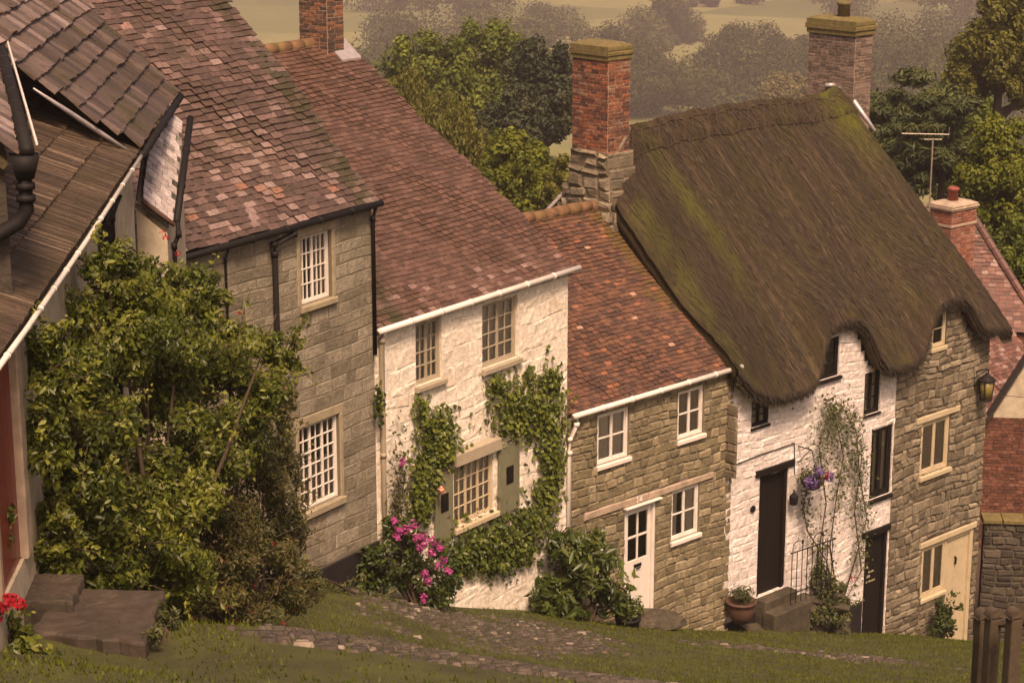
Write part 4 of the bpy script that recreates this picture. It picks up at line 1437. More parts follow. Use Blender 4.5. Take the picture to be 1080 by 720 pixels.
def build_h5():
    o = H5.root('thatched_house', 'pair of cottages, one whitewashed and one stone, sharing a mossy thatched roof', 'house')
    xm, x1, zb = 5.66, 9.33, -5.2
    Dr1 = (0.92, 1.88, -0.05, 2.72)
    Wa = (0.58, 1.16, 3.86, 4.48)
    Wb = (2.85, 3.5, 4.46, 5.36)
    Wc = (4.47, 5.06, 3.32, 4.35)
    Wd = (4.82, 5.62, 1.25, 2.95)
    Dr2 = (4.76, 5.62, -2.6, 0.36)
    zt = 5.6
    hl = [Dr1, Wa, Wb, Wc, Wd, Dr2]
    cut = eave_holes(-0.2, xm)
    mb = MB()
    wall_mesh(mb, -0.2, xm, zb, zt, hl, cut=cut)
    shell(mb, -0.2, xm, 9, zb, 4.6, (4.2, 9.0))
    w = mb.build('wall', M['white_h5'], o)
    s = MB()
    stones(s, -0.2, xm, -3.2, zt, hl + cut, (0.13, 0.26), (0.18, 0.44), 0.010, 0.003, 0.035, 0.02, 0.035)
    s.build('stonework', M['white_h5'], w)
    p = MB()
    p.bbox(2.0, 4.7, -0.05, 0, -4, -1.15, 0.015)
    p.bbox(-0.15, 0.9, -0.04, 0, -4, -0.35, 0.015)
    p.build('plinth', M['plinth'], w)
    # gable towards the uphill neighbour, rubble stone, with the stack on it
    gb = MB()
    stones(gb, -0.3, 8.2, 3.0, 9.45, (), (0.16, 0.3), (0.25, 0.55), 0.03, 0.016, 0.02, 0.014, 0.02,
           fr=lambda y, d, z: (-0.22 - d, y, z), keep=lambda y, z: z < 9.75 - 1.12 * abs(y - 3.95) - 0.75)
    gb.add([(-0.215, -0.3, 3.0), (-0.215, 8.2, 3.0), (-0.215, 8.2, 4.2), (-0.215, 3.95, 9.0), (-0.215, -0.3, 4.2)], [(0, 1, 2, 3, 4)])
    gb.build('gable_wall', M['stone_h6'], o)
    # stepped shoulders of the stack
    sh = MB()
    for (a, b, z0, z1) in ((3.12, 4.85, 7.6, 8.15), (3.2, 4.7, 8.15, 8.6), (3.28, 4.5, 8.6, 9.05), (3.34, 4.44, 9.05, 9.4)):
        stones(sh, a, b, z0, z1, (), (0.2, 0.32), (0.3, 0.5), 0.05, 0.03, 0.05, 0.035, 0.03, fr=lambda y, d, z: (-0.40 - d, y, z))
        sh.box(-0.40, 0.40, a, b, z0, z1 - 0.002, (0.4, .5, .5))
        stones(sh, -0.4, 0.40, z0, z1, (), (0.2, 0.32), (0.3, 0.5), 0.02, 0.02, 0.02, 0.012, 0.0, fr=lambda x, d, z: (x, a - d, z))
    sh.build('stack_base', M['stone_h6'], o)
    # stone half
    Wg = (6.72, 7.86, 1.38, 2.68)
    Wh = (6.95, 7.5, 4.42, 5.28)
    Fr = (7.0, 9.1, -3.4, -0.46)
    hs = [Wg, Wh, Fr]
    cut = eave_holes(xm, x1)
    mb = MB()
    wall_mesh(mb, xm, x1, zb, zt, hs, cut=cut)
    shell(mb, xm, x1, 9, zb, 4.6, (4.9, 9.0))
    w2 = mb.build('stone_wall', M['mortar_d'], o)
    tag(w2, 'grey rubble stone wall of the lower cottage')
    s = MB()
    lint = (6.45, 8.2, 2.69, 2.84)
    lint2 = (6.85, 9.18, -0.45, -0.30)
    stones(s, xm, x1, -4.8, zt, hs + [lint, lint2] + cut, (0.13, 0.27), (0.17, 0.46), 0.04, 0.02, 0.03, 0.026, 0.03)
    stones(s, 0, 5.0, -4.8, 4.6, (), (0.12, 0.24), (0.18, 0.5), 0.04, 0.022, 0.028, 0.02, 0.0, fr=lambda y, d, z: (x1 + d, y, z))
    s.build('stonework', M['stone_h6'], w2)
    for q in ((6.47, 8.18, -0.06, 0, 2.70, 2.84, 0.012), (6.87, 9.16, -0.06, 0, -0.445, -0.31, 0.012)):
        l = MB()
        l.bbox(*q)
        l.build('lintel', M['cream_paint'], w2)
    window(o, *Wg, 2, 1, 1, 0.08, 0.02, 0.02, 'cream_paint', 'cream_paint', 0.11, 0.1, ('net', 'curtain_d'), 0.05)
    window(o, *Wh, 1, 1, 2, 0.06, 0.02, 0.02, 'cream_paint', 'cream_paint', 0.1, 0.05, None, 0.03)
    # joinery filling the ground floor opening: window at left, boarded door at right
    wj = window(o, 7.0, 8.04, -1.78, -0.46, 2, 1, 1, 0.085, 0.02, 0.02, 'cream_paint', 'cream_paint', 0.09, 0.06, ('net', 'curtain_d'), 0.0)
    d = MB()
    for i in range(5):
        a = 8.05 + i * 0.19
        d.bbox(a + 0.002, a + 0.188, 0.06, 0.11, -3.4, -0.55, 0.005)
    dr = d.build('door', M['cream_paint'], o)
    f = MB()
    f.bbox(8.98, 9.1, -0.01, 0.12, -3.4, -0.46, 0.01)
    f.bbox(8.045, 8.98, 0.0, 0.12, -0.55, -0.46, 0.01)
    f.build('door_frame', M['cream_paint'], dr)
    kn = MB()
    kn.tube([(8.45, 0.05, -1.05), (8.45, 0.01, -1.08), (8.45, 0.02, -1.24)], 0.025, 8)
    kn.build('door_knocker', M['black'], dr)
    pl = MB()
    stones(pl, 7.0, 8.04, -4.6, -1.87, (), (0.12, 0.22), (0.2, 0.4), 0.04, 0.02, 0.025, 0.02, 0.0)
    pl.box(7.0, 8.05, 0.0, 0.3, -4.6, -1.87)
    pl.build('stonework', M['stone_h6'], w2)
    cb = MB()
    pts = [H5.loc(u, v, -0.03) for u, v in ((770, 492), (800, 480), (838, 467), (838, 500))]
    cb.tube([(a, -0.03, z) for a, z in pts], 0.011, 5)
    cb.build('cable', M['black'], w)
    pq = MB()
    a, z = H5.loc(793, 536)
    pq.tube([(a, -0.02, z), (a, -0.045, z)], 0.075, 14)
    pq.build('name_plaque', M['black'], w)
    # white cottage joinery
    window(o, *Wa, 2, 1, 3, 0.05, 0.018, 0.03, 'dark_wood', 'dark_wood', 0.05, 0.05, ('net', 'curtain_d'), 0.02)
    window(o, *Wb, 1, 1, 3, 0.06, 0.02, 0.03, 'dark_wood', 'dark_wood', 0.07, 0.08, None, 0.06)
    window(o, *Wc, 2, 1, 3, 0.055, 0.018, 0.03, 'dark_wood', 'dark_wood', 0.05, 0.05, ('net', 'curtain_d'), 0.02)
    window(o, *Wd, 2, 1, 1, 0.09, 0.02, 0.03, 'dark_wood', 'dark_wood', 0.09, 0.07, ('sides', 'curtain_d'), 0.03)
    for (a, b, c, dd), nm_ in ((Dr1, 1), (Dr2, 2)):
        d = MB()
        n = 5
        for i in range(n):
            xa = a + 0.09 + (b - a - 0.18) * i / n
            xb = a + 0.09 + (b - a - 0.18) * (i + 1) / n
            d.bbox(xa + 0.002, xb - 0.002, 0.10, 0.15, c, dd - 0.09, 0.006)
        dr = d.build('door', M['dark_wood'], o)
        f = MB()
        f.bbox(a, a + 0.088, 0.02, 0.16, c, dd, 0.01)
        f.bbox(b - 0.088, b, 0.02, 0.16, c, dd, 0.01)
        f.bbox(a + 0.09, b - 0.09, 0.022, 0.16, dd - 0.088, dd, 0.01)
        f.bbox(a - 0.16, b + 0.16 if nm_ == 1 else b + 0.03, -0.06, 0.018, dd + 0.004, dd + 0.15, 0.012)
        f.build('door_frame', M['dark_wood'], dr)
        if nm_ == 1:
            st = MB()
            st.bbox(a - 0.05, b + 0.1, -0.30, 0.1, c - 0.6, c - 0.005, 0.02)
            st.bbox(a - 0.1, b + 0.18, -0.62, -0.303, c - 0.9, c - 0.2, 0.02)
            st.build('door_step', M['rock'], dr)
        else:
            # faded three line sign on the door
            def marks(xa, xb, z, h):
                k = MB()
                x = xa
                while x < xb:
                    wd = 0.012 + 0.018 * rng.random()
                    k.box(x, x + wd, 0.094, 0.099, z, z + h * (0.6 + 0.4 * rng.random()))
                    x += wd + 0.012
                k.build('lettering', M['letter'], dr)
            zc = c + 2.0
            k = MB()
            k.lathe((a + 0.24, 0.097, zc + 0.16), [(0.028, -0.02), (0.028, 0.02)], 8)  # dot above the lettering, part of the sign
            k.build('sign_dot', M['letter'], dr)
            marks(a + 0.30, a + 0.50, zc, 0.05)
            marks(a + 0.24, a + 0.36, zc - 0.11, 0.07)
            marks(a + 0.22, a + 0.27, zc - 0.23, 0.05)
            marks(a + 0.32, a + 0.56, zc - 0.23, 0.05)
    rf = thatch(o)
    chimney(rf, -0.38, 0.28, 3.36, 4.42, 8.9, 11.65, 'brick_l', 'bmortar', corbel=0.035, cap_h=0.3)
    chimney(rf, 9.62, 10.3, 4.55, 6.0, 6.5, 11.35, 'brick_r', 'bmortar', corbel=0.05, cap_h=0.36, pots=[(9.95, 5.2, 0.42, 0.16)])
    fl = MB()
    fl.tube([(9.66, 5.15, 9.74), (9.68, 4.85, 9.66), (9.70, 4.4, 9.2), (9.70, 3.9, 8.72)], [0.06, 0.07, 0.07, 0.04], 8)
    fl.tube([(9.50, 5.35, 9.72), (9.66, 5.15, 9.74)], 0.06, 8)
    fl.build('flashing', M['lead'], rf, True)
    ml = MB()
    ml.tube([(-0.36, 3.2, 8.2), (-0.34, 3.35, 8.75), (-0.15, 3.42, 9.25), (0.15, 3.4, 9.66), (0.42, 3.5, 9.85)], [0.05, 0.07, 0.08, 0.08, 0.05], 8)
    ml.build('mortar_fillet', M['mortar'], rf, True)
    ml = MB()
    yy = [3.3, 2.6, 1.9, 1.2]
    ml.tube([(-0.28, y, 3.30 + 0.74 * y + 0.12) for y in yy], 0.09, 8)
    ml.build('verge_fillet', M['mortar_d'], rf, True)
    return o


build_h5()


# ---------------------------------------------------------- H1 near cottage on the left
def build_h1():
    o = H1.root('roadside_cottage', 'cream cottage at far left with low ribbed tile roof and dark red door', 'house')
    zb = -8.5
    Dr = (-0.6, H1.loc(14.5, 470, 0.19)[0], -2.05, -0.16)
    Wn = (5.7, 6.85, -1.8, -0.25)
    holes = [Dr, Wn]
    mb = MB()
    wall_mesh(mb, -2.2, 8.75, zb, -0.12, holes, y=0.16)
    wall_mesh(mb, 8.75, 12.9, zb, 0.6, (), y=1.25)
    mb.add([(8.75, 0.16, zb), (8.75, 1.25, zb), (8.75, 1.25, 0.5), (8.75, 0.16, -0.12)], [(0, 1, 2, 3)])
    shell(mb, -2.2, 12.9, 7, zb, -0.12, (4.2, 2.2), y0=1.5)
    mb.build('wall', M['cream_wall'], o)
    window(o, *Wn, 2, 1, 1, 0.09, 0.02, 0.19, 'dark_wood', 'dark_wood', 0.06, 0.05, None, 0.02)
    a, b, c, d = Dr
    m = MB()
    for i in range(5):
        m.bbox(a + (b - a) * i / 5 + 0.002, a + (b - a) * (i + 1) / 5 - 0.002, 0.19, 0.24, c, d, 0.006)
    dr = m.build('door', M['red_paint'], o)
    m = MB()
    m.bbox(b - 0.01, b + 0.22, 0.12, 0.25, c, d, 0.012)
    m.bbox(a - 0.1, a, 0.12, 0.25, c, d, 0.012)
    m.bbox(a, b - 0.1, 0.122, 0.25, d - 0.03, d + 0.05, 0.012)
    m.build('door_frame', M['lintel'], dr)
    # lower roof: narrow ribbed tiles, two broad courses
    X = np.array([1, 0, 0])
    k = 0.45
    D = np.array([0, 1, k]) / math.hypot(1, k)
    r = MB()
    xe = 8.15
    O = np.array([-2.25, 0.02, 0.02 + 0.02 * k])
    L, S = xe + 4.9, 4.6
    roof_slab(r, O, X, D, L, S)
    tiles(r, O, X, D, L, S, 0.06, 0.42, 0.03, None,
          lambda x, t: (rng.random() ** 0.9, rng.random(), 0.1 * rng.random() + 0.3 * (t < 0.3)), 0.010, 0.005, 0.012, 1.12, gapx=0.012)
    roof_slab(r, np.array([-2.25, 2 * 4.0, 0.02 - 0.16 * k]), X, np.array([0, -1, k]) / math.hypot(1, k), L, S)
    rl = r.build('lower_roof', M['tile_rib'], o)
    # upper roof: large stone slabs, steeper, joined along a lead flashing
    k2 = 0.97
    D2 = np.array([0, 1, k2]) / math.hypot(1, k2)
    O2 = np.array([xe, 0.02, 0.06 + 0.02 * k2])
    L2, S2 = 12.95 - xe, 6.0
    r = MB()
    sl = lambda t: -0.74 * t        # flashing runs back as it climbs
    roof_slab(r, O2, X, D2, L2, S2)
    roof_slab(r, O2 + np.array([-1.2, 0, 0]) + D2 * 1.6, X, D2, 1.25, S2 - 1.6)
    roof_slab(r, O2 + np.array([-6, 0, 0]) + D2 * 2.4, X, D2, 6.1, S2 - 2.4)
    tiles(r, O2 + np.array([-6.5, 0, 0]), X, D2, L2 + 6.5, S2, 0.24, 0.27, 0.04,
          lambda x, t: x > 6.5 + sl(t) - (3.5 * (t - 1.35) if t > 1.35 else 0),
          lambda x, t: (min(1, rng.random() * 0.75 + 0.06 * t + (0.12 if t > 1.6 else -0.1)), rng.random(), (0.25 if t < 1.5 else 0) * rng.random()), 0.02, 0.012, 0.02, 1.2)
    r.build('upper_roof', M['tile_h1'], o)
    fl = MB()
    pts = []
    for t in (0.0, 0.45, 0.9, 1.35):
        q = O2 + D2 * t
        pts.append((xe + sl(t) - 0.03, q[1], q[2] - 0.07))
    fl.tube(pts, [0.02, 0.03, 0.03, 0.012], 8)
    fl.build('flashing', M['lead'], rl, True)
    gutter(o, [(-2.3, -0.02, 0.03), (0.2, -0.02, -0.02), (3.8, -0.02, -0.03), (8.2, -0.02, 0.0)], 0.024, 'white_paint')
    gutter(o, [(8.2, -0.02, 0.0), (13.0, -0.02, 0.02)], 0.05, 'black')
    for u in (122, 127, 132):
        x = H1.loc(u, 215, -0.05)[0]
        pipe(o, [(x, 0.0, -0.1), (x, 0.10, -0.35), (x, 0.10, -3.0)], 0.03, 'black')
    return o


build_h1()


def build_leanto():
    """little slated lean-to between the near cottage and the stone house"""
    Yn, Yf = 25.2, 27.6
    A, B = at_dist(150, 208, Yn), at_dist(183, 234, Yn)
    Dd, C = at_dist(160, 112, Yf), at_dist(197, 126, Yf)
    o = empty('lean_to', (A[0], Yn, A[2] - 3), 'small cream lean-to with shiny pale slates, squeezed between two big roofs', 'outbuilding')
    base = np.array([A[0], Yn, A[2] - 3])
    A, B, C, Dd = A - base, B - base, C - base, Dd - base
    X = (B - A); L = np.linalg.norm(X); X /= L
    Dv = ((Dd - A) + (C - B)) / 2
    S = np.linalg.norm(Dv)
    D = Dv / S
    r = MB()
    roof_slab(r, A, X, D, L, S)
    tiles(r, A, X, D, L, S, 0.17, 0.16, 0.010, None, lambda x, t: (rng.random(), rng.random(), 0.35 * (rng.random() > 0.75)), 0.006, 0.006, 0.008)
    r.build('roof', M['slate'], o)
    w = MB()
    z0 = -4.0
    for p, q in ((A, B), (B, C)):
        s = 0.08
        n = np.cross(q - p, (0, 0, 1.0)); n /= np.linalg.norm(n)
        p2, q2 = p - X * 0.12 + (0, 0.05, -0.12), q - X * 0.12 + (0, 0.05, -0.12)
        w.add([(p2[0], p2[1], z0), (q2[0], q2[1], z0), q2, p2], [(0, 1, 2, 3)])
    w.build('wall', M['cream_wall'], o)
    g = MB()
    g.tube([A + (0, -0.02, -0.04), B + (0.02, -0.02, -0.04)], 0.03, 8)
    g.build('eave_board', M['terracotta'], o, True)
    gutter(o, [B + (0.04, -0.02, 0.0), C + (0.05, 0, 0.02)], 0.045, 'black')
    pipe(o, [B + (0.05, 0, 0), B + (0.06, -0.02, -0.15), B + (0.0, -0.02, -0.3), B + (0.0, -0.02, -1.5)], 0.03, 'black')


build_leanto()


def build_h0():
    """corner of a taller roof at the left edge of the view, with gutter, hopper and bent downpipe"""
    Yn = 16.6
    G = at_dist(31, 158, Yn)
    psi = -15.0
    d = np.array([math.sin(R(psi)), math.cos(R(psi)), 0])
    n = np.array([-math.cos(R(psi)), math.sin(R(psi)), 0])
    o = bpy.data.objects.new('corner_house', None)
    COL.objects.link(o)
    base = G + np.array([0, 0, -5.5])
    o.location = tuple(base)
    o.rotation_euler = (0, 0, R(90 - psi))
    tag(o, 'corner of a taller roof at the left edge with black gutter and rain hopper', 'house')
    z = 5.5
    k = 0.9
    r = MB()
    X = np.array([1, 0, 0])
    D = np.array([0, 1, k]) / math.hypot(1, k)
    O = np.array([-0.05, 0.10, z - 0.02])
    roof_slab(r, O, X, D, 9, 4)
    tiles(r, O, X, D, 9, 4, 0.24, 0.2, 0.025, None, lambda x, t: (0.4 + 0.6 * rng.random(), rng.random(), 0.1 * rng.random()), 0.012, 0.012, 0.02)
    r.build('roof', M['tile_h1'], o)
    w = MB()
    w.add([(0.05, 0.2, -3), (0.05, 4, -3), (0.05, 4, z + 3.2), (0.05, 0.2, z - 0.1)], [(0, 1, 2, 3)])
    w.add([(0.05, 0.2, -3), (9, 0.2, -3), (9, 0.2, z - 0.1), (0.05, 0.2, z - 0.1)], [(0, 1, 2, 3)])
    w.build('wall', M['stone_gw'], o)
    gutter(o, [(-0.05, 0.02, z), (9, 0.02, z + 0.03)], 0.06, 'black')
    g = MB()
    g.tube([(-0.03, -0.06, z + 0.05), (9, -0.06, z + 0.08)], 0.012, 6)
    g.build('gutter_lip', M['white_paint'], o)
    p = MB()
    p.hexa([(-0.11, -0.02, z - 0.22), (0.05, -0.02, z - 0.22), (0.05, 0.12, z - 0.22), (-0.11, 0.12, z - 0.22),
            (-0.16, -0.07, z - 0.04), (0.1, -0.07, z - 0.04), (0.1, 0.16, z - 0.04), (-0.16, 0.16, z - 0.04)])
    p.tube([(-0.04, 0.05, z - 0.2), (-0.04, 0.05, z - 0.48), (-0.05, 0.12, z - 0.58), (-0.05, 0.38, z - 0.72), (-0.05, 0.9, z - 0.95)], 0.062, 12)
    p.tube([(-0.04, 0.05, z - 0.26), (-0.04, 0.05, z - 0.31)], 0.078, 12)
    p.tube([(-0.04, 0.05, z - 0.36), (-0.04, 0.05, z - 0.41)], 0.078, 12)
    p.build('downpipe', M['black'], o, True)


build_h0()


# ---------------------------------------------------------- far end of the street
def build_h7():
    Y = 57.0
    O_ = at_dist(1085, 352, Y)           # right end of the eave
    psi = 102.0
    h = House(1085, 352, Y, psi)
    o = h.root('brick_house', 'distant red tiled house with bright red brick chimney beyond the thatch', 'house')
    # x runs to the right; the eave continues left behind the thatch
    k = 0.95
    r = MB()
    X = np.array([1, 0, 0])
    D = np.array([0, 1, k]) / math.hypot(1, k)
    yr, zr = h.onx(1000, 262, -0.0)
    S = 4.2
    O = np.array([-7.0, 0, 0.0])
    Nn = np.cross(X, D)
    A = [O, O + X * 7.5, O + X * (7.5 - 0.55 * S) + D * S, O + D * S]
    r.hexa([a - Nn * 0.16 for a in A] + [a - Nn * 0.1 for a in A], (0, .5, .5))
    # verge leans left as it climbs (hipped end)
    tiles(r, O, X, D, 7.6, S, 0.2, 0.14, 0.016, lambda x, t: x < 7.5 - 0.55 * t,
          lambda x, t: (rng.random() * 0.85 + (0.15 if rng.random() > .8 else 0), rng.random(), 0.15 * rng.random()), 0.02, 0.01, 0.014)
    for q in range(12):
        a_, b_ = O + X * (7.5 - 0.55 * S * q / 12) + D * (S * q / 12), O + X * (7.5 - 0.55 * S * (q + 0.96) / 12) + D * (S * (q + 0.96) / 12)
        r.tube([a_ + Nn * 0.02, b_ + Nn * 0.02], 0.11, 8, (rng.random() * 0.6, .5, .1))
    rf = r.build('roof', M['tile_red'], o)
    mb = MB()
    mb.box(-7, 0.4, 0.1, 0.4, -11, -0.06)
    w = mb.build('wall', M['bmortar_d'], o)
    s = MB()
    stones(s, -4.0, 0.4, -6.5, -0.06, (), (0.072, 0.078), (0.2, 0.23), 0.01, 0.014, 0.004, 0.003, fr=lambda x, d, z: (x, 0.098 - d, z))
    s.build('brickwork', M['brick_w'], w)
    return o


build_h7()


def far_chimney():
    h = House(1008, 282, 57.5, 50)
    o = h.root('terrace_house', 'narrow house beyond the thatch showing its red brick stack with red pot', 'house', None, 0, 0, -6)
    chimney(o, -0.62, 0.45, -0.25, 0.55, 4.6, 7.85, 'brick_h7', 'bmortar_d', 'brick_cap' if 'brick_cap' in M else 'lintel', pots=[(-0.1, 0.15, 0.42, 0.15)], corbel=0.045, cap_h=0.16, bands=(7.25,))
    k = 0.9
    X = np.array([1, 0, 0]); D = np.array([0, 1, k]) / math.hypot(1, k)
    r = MB()
    O = np.array([-5.0, -3.2, 2.7])
    roof_slab(r, O, X, D, 5.9, 4.6)
    tiles(r, O, X, D, 5.9, 4.6, 0.19, 0.13, 0.014, None, None, 0.02, 0.01, 0.014)
    r.build('roof', M['tile_red'], o)
    w = MB()
    w.box(-5.0, 0.8, -3.0, 3.2, -6, 2.75)
    w.build('wall', M['brick_w'], o)
    f = MB()
    f.tube([(0.5, -0.85, 4.72), (0.5, -0.3, 5.25), (0.5, -0.27, 5.3)], 0.09, 8)
    f.tube([(-0.66, -0.35, 5.2), (0.5, -0.30, 5.2)], 0.05, 8)
    f.build('flashing', M['lead'], o)


far_chimney()


def antenna():
    Y = 57.0
    b = at_dist(979, 242, Y)
    t = at_dist(980, 146, Y)
    o = empty('television_aerial', b, 'thin television aerial on a pole above the thatched eave', 'aerial')
    m = MB()
    H = t[2] - b[2]
    m.tube([(0, 0, -0.6), (0, 0, H)], 0.025, 8)
    m.build('mast', M['alu'], o)
    m = MB()
    a = at_dist(951, 141, Y) - b
    e = at_dist(1001, 142, Y) - b
    m.tube([a, e], 0.018, 6)
    m.tube([e + (0, 0.1, -0.12), e + (-0.02, -0.1, 0.2)], 0.015, 6)
    m.tube([(-0.25, 0, H - 0.03), (0.25, 0, H - 0.03)], 0.014, 6)
    for i in range(9):
        p = a + (e - a) * (i + 0.5) / 9.5
        m.tube([p + (0.02, -0.13, 0), p + (-0.02, 0.13, 0)], 0.007, 5)
    m.build('boom', M['alu'], o)


antenna()


def outbuilding():
    Y = 52.0
    h = House(1046, 540, Y, 95)
    o = h.root('outbuilding', 'low outbuilding at right edge with pale rendered gable above red tile hanging', 'outbuilding')
    z1 = h.loc(1046, 440)[1]
    x1 = 4.0
    mb = MB()
    zs = h.loc(1048, 432)[1]
    xk, zk = h.loc(1080, 382)
    slope = (zk - zs) / (xk - h.loc(1048, 432)[0])
    xa = h.loc(1048, 432)[0]
    xt = xa + 2.2
    mb.add([(xa, 0, z1), (xa + 4.4, 0, z1), (xa + 4.4, 0, zs), (xt, 0, zs + slope * 2.2), (xa, 0, zs)], [(0, 1, 2, 3, 4)])
    mb.add([(xa, .25, z1), (xa + 4.4, .25, z1), (xa + 4.4, .25, zs), (xt, .25, zs + slope * 2.2), (xa, .25, zs)], [(0, 1, 2, 3, 4)])
    w = mb.build('gable_wall', M['cream_wall'], o)
    mb = MB()
    mb.box(xa - 0.3, xa + 4.4, 0.03, 0.4, -3, z1)
    b = mb.build('wall', M['bmortar_d'], o)
    s = MB()
    stones(s, xa - 0.3, xa + 4.4, -1.0, z1, (), (0.085, 0.095), (0.16, 0.18), 0.02, 0.008, 0.004, 0.004, fr=lambda x, d, z: (x, 0.028 - d, z))
    s.build('tile_hanging', M['brick_w'], b)
    r = MB()
    n = math.hypot(1, slope)
    for sgn, ox in ((1, xa - 0.25), (-1, xa + 4.65)):
        O = np.array([ox, -0.12, zs - 0.25 * slope + 0.05])
        roof_slab(r, O, np.array([0, 1, 0]), np.array([sgn, 0, slope]) / n, 0.5, 2.45 * n, 0.05, 0.0)
    r.build('roof', M['stone_gw'], o)


outbuilding()


def garden_wall():
    h = House(1046, 640, 49.4, 96)
    o = h.root('garden_wall', 'dark stone garden wall with mossy coping at the right edge', 'wall', None, 0, 0, 0)
    zt = h.loc(1050, 552)[1]
    mb = MB()
    mb.box(-0.3, 6, 0, 0.4, -3, zt)
    w = mb.build('wall', M['mortar_d'], o)
    s = MB()
    stones(s, -0.3, 6, -2, zt, (), (0.12, 0.22), (0.18, 0.45), 0.04, 0.02, 0.025, 0.02, 0.03)
    s.build('stonework', M['stone_gw'], w)
    c = MB()
    x = -0.35
    while x < 6:
        l = 0.4 + 0.2 * rng.random()
        c.bbox(x, x + l - 0.02, -0.08, 0.48, zt + 0.002, zt + 0.12 + 0.02 * rng.random(), 0.025)
        x += l
    c.build('coping', M['capmoss'], w)


garden_wall()


# ================================================================== street things
def lantern():
    h = H5
    x, z = h.loc(1039, 412, -0.25)
    o = h.root('wall_lantern', 'old amber glass lantern on an iron bracket at the stone corner', 'lantern', None, x, -0.28, z)
    m = MB()
    m.tube([(-0.1, 0.27, 0.42), (-0.14, 0.1, 0.52), (-0.05, 0.0, 0.55), (0.05, 0.0, 0.5), (0.07, 0, 0.3)], 0.018, 8)
    m.tube([(-0.14, 0.27, 0.42), (-0.14, 0.24, 0.05)], 0.012, 6)
    m.build('bracket', M['black'], o)
    m = MB()
    m.lathe((0, 0, 0), [(0.20, 0.26), (0.22, 0.28), (0.12, 0.36), (0.06, 0.40), (0.03, 0.46)], 12)
    m.lathe((0, 0, 0), [(0.12, -0.24), (0.14, -0.22), (0.13, -0.2)], 12)
    for k in range(4):
        w = k * math.pi / 2 + 0.4
        m.tube([(0.13 * math.cos(w), 0.13 * math.sin(w), -0.22), (0.185 * math.cos(w), 0.185 * math.sin(w), 0.27)], 0.012, 6)
    m.build('cage', M['black'], o)
    m = MB()
    m.lathe((0, 0, 0), [(0.115, -0.2), (0.17, 0.26)], 12)
    m.build('lantern_glass', M['amber'], o, True)
    m = MB()
    p = at_dist(1080, 419, 50) - h.w(x, -0.28, z)
    q = np.array([p @ h.d, p @ h.n, p[2]])
    m.tube([(0.07, 0, 0.3), q * 0.5 + (0, 0, -0.03), q], 0.008, 5)
    m.build('cable', M['black'], o)


lantern()


def posts():
    spec = [(1037, 642, 13.0), (1048, 641, 12.7), (1070.5, 641, 12.4)]
    labs = ['leftmost oak post at lower right corner, partly behind its neighbour', 'middle oak post at lower right, with rounded cap, overlapping another', 'oak post standing apart at the lower right corner']
    for (u, v, Y), lb in zip(spec, labs):
        t = at_dist(u, v, Y)
        g = h1d(t[0], Y)
        o = empty('wooden_post', (t[0], Y, g), lb, 'post', 'oak posts at the roadside', R(20))
        H = t[2] - g
        r = 0.043
        m = MB()
        m.hexa([(-r, -r, -0.4), (r, -r, -0.4), (r, r, -0.4), (-r, r, -0.4), (-r * .97, -r * .97, H - 0.06), (r * .97, -r * .97, H - 0.06), (r * .97, r * .97, H - 0.06), (-r * .97, r * .97, H - 0.06)])
        b_ = m.build('shaft', M['post_wood'], o, False)
        bv_ = b_.modifiers.new('bevel', 'BEVEL'); bv_.width = 0.012; bv_.segments = 3
        m = MB()
        K = 10
        vs, fs = [], []
        rc = r * 1.1
        for yy in (-rc, rc):
            for t in range(K + 1):
                w_ = math.pi * t / K
                vs.append((rc * math.cos(w_), yy, H - 0.058 + 0.06 * math.sin(w_)))
        for t in range(K):
            fs.append((t, t + 1, K + 1 + t + 1, K + 1 + t))
        fs += [tuple(range(K + 1)), tuple(range(K + 1, 2 * K + 2)), (0, K, 2 * K + 1, K + 1)]
        m.add(vs, fs)
        b_ = m.build('cap', M['post_wood'], o, False)
        bv_ = b_.modifiers.new('bevel', 'BEVEL'); bv_.width = 0.008; bv_.segments = 2
    # low rail between them
    a = at_dist(1048, 662, 12.7)
    b = at_dist(1095, 660, 12.3)
    o = empty('fence_rail', a, 'short wooden rail behind the oak posts at lower right', 'rail')
    m = MB()
    d = b - a
    m.tube([(0, 0.05, 0), (d[0], d[1] + 0.05, d[2])], 0.018, 8)
    m.build('rail', M['post_wood'], o)


posts()


